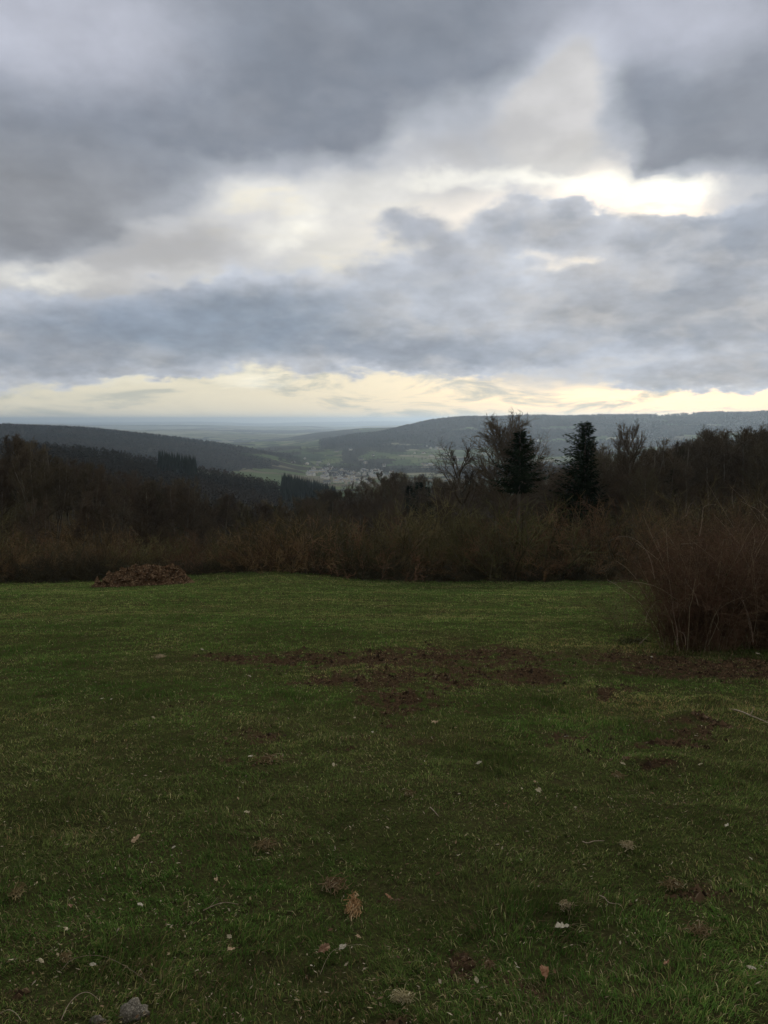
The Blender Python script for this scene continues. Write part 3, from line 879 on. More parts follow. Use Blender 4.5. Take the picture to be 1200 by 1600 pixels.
# ------------------------------------------------------------------ hedge of shrubs along the lower edge of the pasture
HG = 'shrubs of the hedge along the far edge of the pasture'
TINT = ['brown', 'rusty', 'olive', 'dark']
def put_shrub(px, d, top_row, label, group=None, name='shrub', wide=1.0, kind=None):
    kind = random.randrange(4) if kind is None else kind
    size = '' if 'low' in label or 'reddish' in label else ('tall ' if EYE + d * row_slope(top_row) - H(px * 0 + d * (px - 600) / FPX, d) > 5.0 else 'small ')
    label = label.replace('%TINT%', size + TINT[kind]).replace('%WHERE%', where_wood(px).replace('left wood', 'left trees'))
    x, y, z = at_depth(px, d)
    h = EYE + d * row_slope(top_row) - z
    h = max(h, 1.2)
    s, t = SHRUBS[kind]
    return put_thing(name, (x, y, z - 0.05), random.uniform(0, 6.28), (h * wide, h * wide, h), [('stems', s), ('twigs', t)], label, 'shrub', group)
def hedge_top(px): return float(np.interp(px, [-100, 0, 60, 120, 180, 260, 330, 400, 440, 480, 540, 600, 680, 760, 850, 930, 1000, 1100, 1300], [845, 848, 852, 850, 858, 850, 856, 842, 812, 818, 838, 826, 820, 822, 816, 812, 822, 800, 790]))
for d, step, off in ((68.5, 24, 0), (72, 25, 8), (77, 27, -4)):
    n = int(1330 / step)
    for i in range(n):
        px = -100 + (i + random.uniform(0.2, 0.8)) * 1330 / n
        put_shrub(px, d * random.uniform(0.985, 1.015), hedge_top(px) + off * 0.8 + random.choice((-34, -14, 0, 10, 24)) + random.uniform(-10, 16) + 22 * math.sin(px * 0.031 + d), ('%TINT% shrub, ' + {68.5: 'front', 72: 'middle', 77: 'back'}[d] + ' of far hedge, %WHERE%'), HG, 'hedge_shrub', random.uniform(0.9, 1.3))
for i in range(60):  # low dark shrubs added so the hedge base reads as shaded
    px = -100 + (i + random.uniform(0.1, 0.9)) * 1330 / 60
    put_shrub(px, random.uniform(66.3, 67.6), random.uniform(858, 878), 'low dark shrub added for shade at far hedge foot, %WHERE%', 'low dark shrubs added for shade at the foot of the far hedge', 'low_shrub', random.uniform(1.3, 1.8), 3)
UG = 'undergrowth shrubs below the woods'
for d, x0, x1, step, hh in ((92, -100, 420, 30, 4.5), (112, -100, 420, 28, 5), (128, -100, 460, 26, 6), (98, 420, 900, 42, 4), (96, 900, 1320, 36, 6)):
    for i in range(int((x1 - x0) / step)):
        px = x0 + step * (i + random.uniform(0.1, 0.9)); dd = d * random.uniform(0.96, 1.04)
        x, y, z = at_depth(px, dd)
        b = (z + hh * random.uniform(0.5, 1.1) - EYE) / dd
        row = 656 - b * FPX
        put_shrub(px, dd, row, '%TINT% undergrowth shrub behind the hedge, %WHERE%', UG, 'undergrowth_shrub', random.uniform(0.9, 1.4))
put_shrub(443, 67.2, 803, 'reddish brown rounded shrub standing taller in the middle of the far hedge', None, 'hedge_shrub', 1.25, 1)
put_shrub(410, 67.6, 822, 'reddish brown shrub touching the tallest reddish shrub on its left', None, 'hedge_shrub', 1.1, 1)
put_shrub(95, 84, 822, 'wide reddish brown shrub at the left, above the dark low shrubs', None, 'hedge_shrub', 1.5, 1)

# ------------------------------------------------------------------ forest canopy on the far slopes: nobody could count it
def canopy(name, label, pts, hgt, wid, ntri, mat, tri):
    """crowns as loose clusters of small faces: pts (n,3)"""
    n = len(pts)
    if n == 0: return
    u = rng.random((n, ntri)); ph = rng.random((n, ntri)) * 6.283
    zz_ = u ** 0.8
    prof = np.sqrt(np.clip(1 - (zz_ * 1.7 - 0.7) ** 2, 0.03, 1)) * np.sqrt(rng.random((n, ntri)))
    c = np.stack([np.cos(ph) * prof * wid[:, None] * 0.5, np.sin(ph) * prof * wid[:, None] * 0.5, zz_ * hgt[:, None] * 0.95], -1) + pts[:, None, :]
    r = rng.normal(0, 1, (n, ntri, 3, 3)); r /= np.linalg.norm(r, axis=-1, keepdims=True)
    r[..., 2] *= 1.2
    V = c[:, :, None, :] + r * (tri * hgt[:, None, None, None])
    V = V.reshape(-1, 3)
    tone = np.repeat(rng.random(n), ntri * 3)
    link(name, make_mesh(name, V, np.arange(len(V)), 3, mat, False, {'tone': tone}), kind='stuff', label=label)

def canopy_mat(name, cols):
    def build(n, b):
        at = n.new('ShaderNodeAttribute', attribute_name='tone')
        c = n.mix(n.range(at.outputs['Fac'], 0.0, 1.0), cols[0], cols[1])
        tcn = n.new('ShaderNodeTexCoord')
        c = n.mix(n.range(n.noise(tcn.outputs['Object'], 0.006, 4, 0.6), 0.42, 0.60), n.mix(0.55, c, (0.012, 0.018, 0.012)), c)
        n.link(c, b.inputs['Base Color'])
    return material(name, cols[0], 1.0, build, 0.0)
M_can = canopy_mat('bare_canopy', [(0.034, 0.027, 0.020), (0.060, 0.046, 0.032)])
M_can_con = canopy_mat('conifer_canopy', [(0.010, 0.018, 0.010), (0.018, 0.028, 0.014)])

def spread(n, x0, x1, d0, d1, power=1.0):
    px = rng.uniform(x0, x1, n); d = d0 + (d1 - d0) * rng.random(n) ** power
    x = d * (px - 600) / FPX
    return px, d, x
def cover(n, x0, x1, d0, d1, keep=None, thr=0.5, power=1.0):
    px, d, x = spread(n, x0, x1, d0, d1, power)
    m = wood_mask(x, d) > thr
    if keep is not None: m &= keep(px, d)
    px, d, x = px[m], d[m], x[m]
    z = H(x, d)
    return np.stack([x, d, z - 0.5], 1), px

# the wooded shoulder on the left, 250 m to 1250 m off
p, px = cover(5200, -150, 700, 235, 470)
canopy('wooded_slope', 'brown leafless wood filling the near slope below the field', p, rng.uniform(9, 14, len(p)), rng.uniform(5, 9, len(p)), 90, M_can, 0.05)
p, px = cover(9000, -150, 800, 470, 1150)
con = ((px > 245) & (px < 310) & (p[:, 1] > 760) & (p[:, 1] < 960)) | ((px > 435) & (px < 530) & (p[:, 1] > 700) & (p[:, 1] < 1000)) | ((px > 130) & (px < 215) & (p[:, 1] > 900) & (p[:, 1] < 1000))
q = p[~con]
canopy('wooded_shoulder', 'dark brown wooded shoulder running down from the left', q, rng.uniform(9, 14, len(q)), rng.uniform(6, 9, len(q)), 44, M_can, 0.075)
p2, px2 = cover(3500, 240, 540, 700, 1000)
m2 = ((px2 > 248) & (px2 < 306) & (p2[:, 1] > 780) & (p2[:, 1] < 950)) | ((px2 > 440) & (px2 < 525) & (p2[:, 1] > 720))
q = p2[m2]
def cones(name, label, pts, hgt, wid, mat, k=5, layers=3):
    n = len(pts)
    if n == 0: return
    V = []
    for L in range(layers):
        zb, zt = 0.08 + 0.26 * L, 0.55 + 0.225 * L
        ph = rng.random(n)[:, None] * 6 + np.arange(k)[None] * 6.283 / k
        rr_ = wid[:, None] * 0.5 * (1 - 0.28 * L) * rng.uniform(0.6, 1.2, (n, k))
        ring = np.stack([np.cos(ph) * rr_, np.sin(ph) * rr_, np.broadcast_to(zb * hgt[:, None], (n, k)) + rng.normal(0, 0.03, (n, k)) * hgt[:, None]], -1) + pts[:, None]
        apex = pts + np.stack([np.zeros(n), np.zeros(n), zt * hgt], -1)
        for j in range(k):
            V.append(np.stack([ring[:, j], ring[:, (j + 1) % k], apex], 1))
    V = np.concatenate(V).reshape(-1, 3)
    tone = np.tile(np.repeat(rng.random(n), 3), k * layers)
    link(name, make_mesh(name, V, np.arange(len(V)), 3, mat, False, {'tone': tone}), kind='stuff', label=label)
cones('conifer_stand', 'dark green conifer plantation on the wooded shoulder', q, rng.uniform(14, 20, len(q)), rng.uniform(5, 7, len(q)), M_can_con, 6, 4)

# far ridges
p, px = cover(9000, -100, 470, 2380, 3650)
canopy('left_ridge_wood', 'hazy blue grey wood covering the ridge on the left', p, rng.uniform(11, 17, len(p)), rng.uniform(12, 18, len(p)), 16, M_can, 0.16)
q, px = cover(150, 60, 330, 3050, 3260)
cones('ridge_conifers', 'jagged dark conifers along the top of the left ridge', q, rng.uniform(14, 21, len(q)), rng.uniform(8, 12, len(q)), M_can_con, 5, 3)
p, px = cover(24000, 500, 1300, 4000, 5900)
canopy('right_ridge_wood', 'hazy wood covering the long hill on the right', p, rng.uniform(11, 18, len(p)), rng.uniform(14, 24, len(p)), 10, M_can, 0.25)
q, px = cover(900, 560, 1300, 5200, 5700)
cones('hilltop_trees', 'small dark trees along the crest of the right hill', q, rng.uniform(14, 26, len(q)), rng.uniform(14, 24, len(q)), M_can_con, 5, 2)
# copses and hedgerows in the valley
p, px = cover(5200, 380, 900, 1250, 4300)
canopy('valley_copses', 'small leafless copses scattered over the valley floor', p, rng.uniform(8, 14, len(p)), rng.uniform(9, 14, len(p)), 26, M_can, 0.14)

# lines of hedge and tree rows between the valley fields
def rows():
    P_ = []
    for k in range(46):
        x0 = rng.uniform(400, 1000); d = rng.uniform(1700, 4100)
        ang = rng.uniform(-0.5, 0.5); L = rng.uniform(80, 420)
        bx = d * (x0 - 600) / FPX
        for s in np.arange(0, L, 9.0):
            if rng.random() < 0.25: continue
            x = bx + s * math.cos(ang) + rng.normal(0, 2); y = d + s * math.sin(ang) + rng.normal(0, 2)
            P_.append((x, y, float(H(x, y)) - 0.3))
    return np.array(P_)
p = rows()
canopy('field_hedgerows', 'hedgerows and tree lines between the valley fields', p, rng.uniform(5, 11, len(p)), rng.uniform(6, 11, len(p)), 22, M_can, 0.15)

# ================================================================== grass of the pasture
def grass(n=1000000):
    # denser near the viewer; a fan a good deal wider than the view
    u = rng.random(n)
    y0, y1 = 1.15, 68.0
    dd = np.geomspace(y0, y1, 2000)
    wgt = dd ** -1.5 * (0.55 * dd + 1.8)
    cdf = np.concatenate([[0], np.cumsum(0.5 * (wgt[1:] + wgt[:-1]) * np.diff(dd))])
    d = np.interp(u, cdf / cdf[-1], dd)
    x = rng.uniform(-1, 1, n) * (0.55 * d + 1.8)
    # gather blades into loose clumps
    cl = 0.10 * (1 + d / 25)
    cxn = x + (vnoise(x / cl, d / cl, 201) - 0.5) * cl * 1.1
    dyn = d + (vnoise(x / cl, d / cl, 203) - 0.5) * cl * 1.1
    x, d = cxn, dyn
    s = soil(x, d)
    fine = fbm(x * 6, d * 6, 3, 211)
    keep = rng.random(n) > np.clip((s - 0.18) * 1.4 + np.clip(0.45 - fine, 0, 1) * 1.6, 0, 0.70)
    x, d, s, fine = x[keep], d[keep], s[keep], fine[keep]
    n = len(x)
    z = H(x, d)
    clump = fbm(x * 1.7, d * 1.7, 4, 221)
    tuft = np.clip((fbm(x * 2.0 + 3, d * 2.0, 4, 231) - 0.60) * 7, 0, 1)
    for px, py, rr_, k in [(1020, 1018, 0.8, .9), (1080, 1020, 0.9, 1.0), (1150, 1020, 1.0, 1.0), (1200, 1022, 1.0, 1.), (960, 1015, 0.5, .5), (885, 1105, .3, .7), (1115, 1100, .3, 1.0), (925, 1085, .3, .8), (655, 1120, .3, .5)]:
        g = ground(px, py)
        tuft = np.maximum(tuft, k * np.exp(-((x - g[0]) ** 2 + (d - g[1]) ** 2) / rr_ ** 2))
    far = 1 + d / 22
    hgt = (0.015 + 0.025 * clump) * rng.uniform(0.5, 1.4, n) * (1 + 1.1 * tuft) * (0.8 + 0.2 * far) * np.where(s > 0.3, 0.55, 1) * (1 + 2.2 * np.clip((d - 62.5) / 3, 0, 1) * rng.random(n))
    wid = 0.0019 * (1 + d / 5.0) * rng.uniform(0.7, 1.4, n)
    a = rng.uniform(0, 6.283, n)
    # neighbouring blades lie roughly the same way
    a = np.where(rng.random(n) < 0.5, fbm(x * 1.1, d * 1.1, 2, 241) * 12.0 + rng.normal(0, 0.6, n), a)
    lean = np.clip(rng.normal(0.95, 0.4, n) - 0.25 * tuft, 0.1, 1.8)
    dirx, diry = np.cos(a), np.sin(a)
    b = rng.uniform(0, 6.283, n)
    sx, sy = np.cos(b) * wid * 0.5, np.sin(b) * wid * 0.5
    base = np.stack([x, d, z - 0.004], 1)
    mid = base + np.stack([dirx * hgt * lean * 0.35, diry * hgt * lean * 0.35, hgt * 0.62], 1)
    tip = base + np.stack([dirx * hgt * lean, diry * hgt * lean, hgt * (0.95 - 0.28 * lean)], 1)
    sd_ = np.stack([sx, sy, np.zeros(n)], 1)
    V = np.stack([base - sd_, base + sd_, mid + sd_ * 0.8, mid - sd_ * 0.8, tip], 1).reshape(-1, 3)
    F = np.array([[0, 1, 2], [0, 2, 3], [3, 2, 4]])
    F = (np.arange(n)[:, None, None] * 5 + F[None]).reshape(-1, 3)
    cols = np.array([(0.050, 0.084, 0.025), (0.080, 0.112, 0.036), (0.122, 0.140, 0.054), (0.20, 0.18, 0.08), (0.34, 0.29, 0.18), (0.120, 0.088, 0.055)])
    big = fbm(x * 0.45, d * 0.45, 3, 251)
    pal = rng.random(n) + (big - 0.5) * 0.9
    ci = np.where(pal < 0.35, 0, np.where(pal < 0.75, 1, np.where(pal < 0.97, 2, 3)))
    dry = rng.random(n)
    dryp = 0.018 + 0.10 * np.clip(fbm(x * 1.9, d * 1.9, 3, 261) - 0.5, 0, 1) * 2 + 0.12 * s
    ci = np.where(dry < dryp, 4, ci)
    ci = np.where((dry > dryp) & (dry < dryp + 0.07 + 0.45 * np.clip(fbm(x * 1.4 + 9, d * 1.4, 3, 265) - 0.48, 0, 1) + 0.35 * s), 5, ci)
    col = cols[ci] * rng.uniform(0.75, 1.3, (n, 1))
    patch = 0.50 + 0.95 * fbm(x * 1.1 + 31, d * 0.9, 4, 281) + 0.9 * (fbm(x * 5.0, d * 4.0, 3, 285) - 0.45) * np.exp(-d / 30) ; warm = np.clip((fbm(x * 0.55 + 11, d * 0.4, 4, 283) - 0.42) * 5, 0, 1) * np.clip(1.3 - d / 40, 0.25, 1)
    col = col * patch[:, None] * (1 + (warm * (ci < 4))[:, None] * np.array([[0.42, 0.02, 0.40]]))
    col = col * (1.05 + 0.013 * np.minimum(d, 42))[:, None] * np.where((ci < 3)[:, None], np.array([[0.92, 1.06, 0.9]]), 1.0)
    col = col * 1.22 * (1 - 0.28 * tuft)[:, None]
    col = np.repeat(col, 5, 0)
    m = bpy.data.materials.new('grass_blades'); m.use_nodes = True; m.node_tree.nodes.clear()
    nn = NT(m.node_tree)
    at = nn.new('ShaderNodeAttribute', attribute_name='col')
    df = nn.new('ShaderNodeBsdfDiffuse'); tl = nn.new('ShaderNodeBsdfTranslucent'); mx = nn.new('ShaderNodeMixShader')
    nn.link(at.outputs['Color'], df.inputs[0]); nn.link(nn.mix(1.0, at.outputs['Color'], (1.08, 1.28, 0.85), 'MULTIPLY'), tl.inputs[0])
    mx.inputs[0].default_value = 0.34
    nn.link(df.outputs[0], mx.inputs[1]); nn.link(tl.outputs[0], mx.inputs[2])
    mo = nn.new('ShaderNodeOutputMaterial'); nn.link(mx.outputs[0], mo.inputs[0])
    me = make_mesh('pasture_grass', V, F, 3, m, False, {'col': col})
    link('pasture_grass', me, kind='stuff', label='short grazed winter grass covering the pasture')
grass()

def straw_flecks(n=52000):
    """tiny broken bits of straw, dead leaf and chaff lying in the grass"""
    u = rng.random(n)
    d = (math.sqrt(1.5) + u * (math.sqrt(30) - math.sqrt(1.5))) ** 2
    x = d * rng.uniform(-0.6, 0.6, n)
    k = rng.random(n) < 0.16 + 0.9 * np.clip(fbm(x * 1.2, d * 1.2, 4, 271) - 0.45, 0, 1) * 3 + 0.4 * soil(x, d)
    x, d = x[k], d[k]; n = len(x)
    z = H(x, d) + rng.uniform(0.012, 0.035, n)
    L = rng.uniform(0.002, 0.014, n) * rng.uniform(0.5, 1, n) * (1 + d / 14); w = L * rng.uniform(0.08, 0.4, n)
    a = rng.uniform(0, 6.283, n); t = rng.normal(0, 0.35, n); t2 = rng.normal(0, 0.4, n)
    c = np.stack([x, d, z], 1)
    e1 = np.stack([np.cos(a), np.sin(a), t], 1) * L[:, None]; e2 = np.stack([-np.sin(a), np.cos(a), t2], 1) * w[:, None]
    V = np.stack([c - e1, c - e2 * 0.9, c + e1 * 0.8, c + e2], 1).reshape(-1, 3)
    cols = np.array([(0.32, 0.26, 0.16), (0.22, 0.15, 0.09), (0.42, 0.36, 0.26), (0.16, 0.10, 0.06), (0.24, 0.20, 0.10)])
    col = np.repeat(cols[rng.integers(0, 5, n)] * rng.uniform(0.6, 1.1, (n, 1)), 4, 0)
    def build(nn, bs):
        nn.link(nn.new('ShaderNodeAttribute', attribute_name='col').outputs['Color'], bs.inputs['Base Color'])
    me = make_mesh('straw_litter', V, np.arange(len(V)), 4, material('straw_bits', (0.3, 0.25, 0.15), 0.9, build, 0.1), False, {'col': col})
    link('straw_litter', me, kind='stuff', label='tiny bits of straw and dead leaf lying in the grass')
straw_flecks()

def soil_crumbs(n=200000):
    """crumbs of turned earth where the turf is broken"""
    u = rng.random(n)
    d = (math.sqrt(1.5) + u * (math.sqrt(26) - math.sqrt(1.5))) ** 2
    x = d * rng.uniform(-0.6, 0.6, n)
    k = rng.random(n) < np.clip(soil(x, d) - 0.12, 0, 1) ** 1.3 * 1.6
    x, d = x[k], d[k]; n = len(x)
    z = H(x, d)
    r = (np.abs(rng.normal(0, 0.009, n)) + 0.003) * (1 + d / 30)
    base = np.array([(1, 0, 0), (0, 1, 0), (-1, 0, 0), (0, -1, 0), (0, 0, 1)], float)
    V = np.stack([x, d, z], 1)[:, None] + base[None] * r[:, None, None] * rng.uniform(0.6, 1.4, (n, 5, 1)) + rng.normal(0, 0.2, (n, 5, 3)) * r[:, None, None]
    F = np.array([[0, 1, 4], [1, 2, 4], [2, 3, 4], [3, 0, 4]])
    F = (np.arange(n)[:, None, None] * 5 + F[None]).reshape(-1, 3)
    tone = np.repeat(rng.random(n), 5)
    def build(nn, bs):
        at = nn.new('ShaderNodeAttribute', attribute_name='tone')
        nn.link(nn.mix(at.outputs['Fac'], (0.020, 0.013, 0.008), (0.155, 0.100, 0.060)), bs.inputs['Base Color'])
    me = make_mesh('earth_crumbs', V.reshape(-1, 3), F, 3, material('earth', (0.06, 0.035, 0.025), 0.95, build, 0.1), False, {'tone': tone})
    link('earth_crumbs', me, kind='stuff', label='crumbs of turned reddish brown earth in the bare patches')
soil_crumbs()

# ------------------------------------------------------------------ bramble thicket at the right edge
def cane_bush(seed, canes, rx, ry, h, arch, r=0.0045, fill=14, leafy=0, splay=0.5):
    """a bush in metres: (canes, twigs, leaf vertices)"""
    R = np.random.default_rng(seed)
    S, K = Sticks(), Sticks(); LV = []
    for i in range(canes):
        a = R.uniform(0, 6.283); q = R.random() ** 0.55
        p = np.array([math.cos(a) * q * rx * 0.75, math.sin(a) * q * ry * 0.75, -0.05])
        out = 0.06 + splay * q
        d = unit(np.array([math.cos(a) * out + R.normal(0, .15), math.sin(a) * out + R.normal(0, .15), 1.0]))
        L = h * R.uniform(0.6, 1.25) * (1.05 - 0.25 * q)
        n = 9
        pts = [p]; dirs = [d]
        bend = arch * R.uniform(0.3, 1.3)
        for s in range(n):
            d = unit(d + R.normal(0, 0.10, 3) + np.array([math.cos(a), math.sin(a), 0]) * 0.10 * bend + np.array([0, 0, -0.17 * bend * (s / n) * 1.6]))
            pts.append(pts[-1] + d * L / n); dirs.append(d)
            if pts[-1][2] < 0.05: break
        m = len(pts) - 1
        S.line(pts, r * R.uniform(0.7, 1.3), r * 0.35, R.random())
        for b in range(fill):
            k = R.uniform(0.8, m - 0.02); j = int(k)
            q0 = pts[j] + (pts[j + 1] - pts[j]) * (k - j)
            bd = turn(dirs[j + 1], math.radians(R.uniform(20, 70)), R.uniform(0, 6.28))
            bl = h * R.uniform(0.05, 0.20)
            tone = R.random()
            bp, bdir = limb(K, R, q0, bd, bl, r * 0.42, 3, 0.0, 0.2, 0.5, tone)
            for c in range(3):
                td = turn(bdir[2], math.radians(R.uniform(25, 75)), R.uniform(0, 6.28))
                mm = bp[R.integers(1, 4)]
                K.add(mm, mm + td * bl * R.uniform(0.25, 0.6), r * 0.28, r * 0.14, tone)
            if leafy and R.random() < leafy:
                for c in range(2):
                    mm = bp[R.integers(1, 4)] + R.normal(0, 0.01, 3)
                    d1 = unit(R.normal(0, 1, 3)); d2 = unit(np.cross(d1, R.normal(0, 1, 3))); sz = R.uniform(0.012, 0.03)
                    LV += [mm, mm + d1 * sz + d2 * sz * 0.45, mm + d1 * sz * 2, mm + d1 * sz - d2 * sz * 0.45]
    return S, K, LV
def place_bush(px, d, label, seed, name='bramble_bush', rotz=0, sc=1.0, leafmat=None, mats=(None, None), **kw):
    S, K, LV = cane_bush(seed, **kw)
    x, y, z = at_depth(px, d)
    e = put_thing(name, (x, y, z), rotz, sc, [('canes', S.mesh('canes', mats[0] or M_redstem, 4)), ('twigs', K.mesh('twigs', mats[1] or M_canetwig, 3))], label, 'bush')
    if LV:
        link('leaves', make_mesh('leaves', LV, np.arange(len(LV)), 4, leafmat or M_leafgreen), e)
    return e
bush = place_bush(1106, 14.7, 'tangled reddish brown bramble bush with arching canes, nearest on the right', 900, canes=250, rx=0.95, ry=0.7, h=2.35, arch=0.35, r=0.0060, splay=0.04, fill=20, leafy=0.05)
place_bush(1200, 15.4, 'taller reddish thicket of upright canes at the right edge of the pasture', 901, canes=330, rx=1.15, ry=0.9, h=2.7, arch=0.45, r=0.0060, splay=0.12, fill=18)
place_bush(1300, 15.6, 'reddish thicket cut off by the right edge of the view', 902, canes=220, rx=1.1, ry=0.9, h=3.0, arch=0.7, r=0.0055, fill=16)
place_bush(1150, 18.6, 'tall thin stemmed bush standing behind the reddish thicket', 903, canes=170, rx=1.5, ry=0.8, h=3.2, arch=0.5, fill=16, mats=(M_shrub, M_shrubtwig))
place_bush(1262, 19.5, 'tallest bush of the thicket, furthest back at the right edge', 906, canes=170, rx=1.4, ry=0.8, h=3.9, arch=0.4, fill=16, mats=(M_redstem, M_canetwig))
place_bush(1003, 15.6, 'low wispy plant with olive leaves at the left foot of the bramble bush', 904, name='low_shrub', canes=36, rx=0.35, ry=0.3, h=0.8, arch=0.6, r=0.003, fill=10, leafy=0.6, mats=(M_shrub, M_shrubtwig))
place_bush(990, 19.0, 'olive leafed shrub behind the left side of the bramble bush', 905, name='low_shrub', canes=40, rx=0.5, ry=0.5, h=1.7, arch=0.9, r=0.004, fill=12, leafy=0.7, mats=(M_shrub, M_shrubtwig))

def through(px, py, d):
    return np.array([d * (px - 600) / FPX, d, EYE + d * row_slope(py)])
M_pale = varied('pale_dead_cane', [(0.22, 0.17, 0.12), (0.34, 0.28, 0.21)], 30, 0.8, 0.1)
def curve(pts, sub=5):
    P_ = [np.array(p, float) for p in pts]; P_ = [P_[0]] + P_ + [P_[-1]]
    out = []
    for i in range(1, len(P_) - 2):
        for s in range(sub):
            t = s / sub
            out.append(0.5 * ((2 * P_[i]) + (-P_[i - 1] + P_[i + 1]) * t + (2 * P_[i - 1] - 5 * P_[i] + 4 * P_[i + 1] - P_[i + 2]) * t * t + (-P_[i - 1] + 3 * P_[i] - 3 * P_[i + 1] + P_[i + 2]) * t ** 3))
    out.append(P_[-2])
    return out
def child_cane(parent, pts, r=0.006, mat=None):
    S = Sticks()
    q = curve([np.array(p) - np.array(parent.location) for p in pts])
    S.line(q, r, r * 0.45)
    link('pale_cane', S.mesh('pale_cane', mat or M_pale, 5, True), parent)
for pts, r in [([(1070, 1008), (1069, 985), (1062, 958), (1058, 932), (1053, 904)], .006), ([(1084, 1008), (1081, 992), (1072, 986), (1066, 984)], .005),
               ([(1101, 946), (1096, 930), (1088, 919), (1082, 912), (1078, 903)], .007), ([(1192, 1004), (1186, 975), (1176, 948), (1163, 930), (1143, 916)], .008),
               ([(1186, 984), (1178, 955), (1168, 930), (1152, 914)], .005), ([(1010, 1006), (1018, 998), (1026, 990)], .006),
               ([(1018, 972), (1022, 956), (1034, 940), (1040, 938)], .004), ([(1098, 838), (1101, 815), (1103, 792), (1122, 788)], .004), ([(1070, 850), (1084, 849), (1098, 848)], .005),
               ([(1030, 905), (1020, 870), (1000, 845), (975, 838), (955, 845)], .005), ([(1136, 985), (1128, 972), (1118, 964)], .004), ([(1076, 806), (1080, 790), (1086, 786), (1092, 794)], .003), ([(1150, 795), (1146, 770), (1152, 748)], .003)]:
    child_cane(bush, [through(a, b, 13.85 + 0.1 * k + (a - 1078) * 0.0012) for k, (a, b) in enumerate(pts)], r)

# ------------------------------------------------------------------ manure heap at the far edge of the pasture
def heap():
    gx, gy, gz = ground(226, 914)
    S_ = gy / FPX
    e = bpy.data.objects.new('manure_heap', None); C.objects.link(e)
    e.location = (gx, gy, gz); e['label'] = 'long low heap of dark brown manure and straw at the far edge of the pasture'; e['category'] = 'manure heap'
    L, Wd, Hh = 76 * S_, 1.7, 29 * S_
    nx, ny = 150, 64
    u, v = np.meshgrid(np.linspace(-1.05, 1.05, nx), np.linspace(-1.05, 1.05, ny), indexing='ij')
    X_, Y_ = u * L, v * Wd
    prof = np.interp(u, [-1.05, -0.95, -0.72, -0.55, -0.3, 0.1, 0.38, 0.6, 0.80, 0.93, 1.05], [0, 0.10, 0.42, 0.66, 0.88, 0.98, 1.0, 0.82, 0.52, 0.12, 0])
    z = prof * np.clip(1 - np.abs(v) ** 2.2, 0, 1) ** 0.8
    lump = fbm(X_ * 2.0 + 3, Y_ * 2.0, 4, 301, 0.6) - 0.5
    ridg = np.abs(fbm(X_ * 3.4, Y_ * 3.4, 3, 303) - 0.5)
    Z_ = z * Hh + (lump * 0.95 - ridg * 0.8) * np.minimum(z * 3, 1) * Hh
    Z_ = np.where(z <= 0.001, -0.25, Z_) - 0.02
    gz2 = H(gx + X_, gy + Y_) - gz
    V = np.stack([X_.ravel(), Y_.ravel(), (Z_ + gz2).ravel()], 1)
    idx = np.arange(nx * ny).reshape(nx, ny)
    q = np.stack([idx[:-1, :-1], idx[1:, :-1], idx[1:, 1:], idx[:-1, 1:]], -1).reshape(-1, 4)
    m = varied('manure', [(0.050, 0.030, 0.018), (0.150, 0.092, 0.056), (0.34, 0.25, 0.16)], 2.6, 1.0, 0, 0.6, 0.0)
    link('heap_body', make_mesh('heap_body', V, q, 4, m), e)
    # clods and straw on it
    R = np.random.default_rng(5)
    CV, CT = [], []
    base = np.array([(1, 0, 0), (0, 1, 0), (-1, 0, 0), (0, -1, 0), (0, 0, 1), (0, 0, -1)], float)
    CF = np.array([[0, 1, 4], [1, 2, 4], [2, 3, 4], [3, 0, 4], [1, 0, 5], [2, 1, 5], [3, 2, 5], [0, 3, 5]])
    F = []
    for i in range(700):
        a, b = R.integers(8, nx - 8), R.integers(6, ny - 6)
        if z[a, b] < 0.05: continue
        r = abs(R.normal(0, 0.11)) + 0.03
        c = V[idx[a, b]]
        F.append(CF + len(CV) * 6)
        CV.append(c + base * r * R.uniform(0.5, 1.4, (6, 1)) + R.normal(0, 0.25, (6, 3)) * r)
    link('clods', make_mesh('clods', np.concatenate(CV), np.concatenate(F), 3, m), e)
    S = Sticks()
    for i in range(420):
        a, b = R.integers(4, nx - 4), R.integers(4, ny - 4)
        c = V[idx[a, b]] + np.array([0, 0, 0.04])
        d = unit(R.normal(0, 1, 3) * np.array([1, 1, 0.5]))
        S.add(c, c + d * R.uniform(0.12, 0.4), 0.008, 0.005, R.random())
    link('straw_wisps', S.mesh('straw_wisps', varied('old_straw', [(0.26, 0.18, 0.10), (0.38, 0.29, 0.18)], 2, 0.9, 0)), e)
heap()

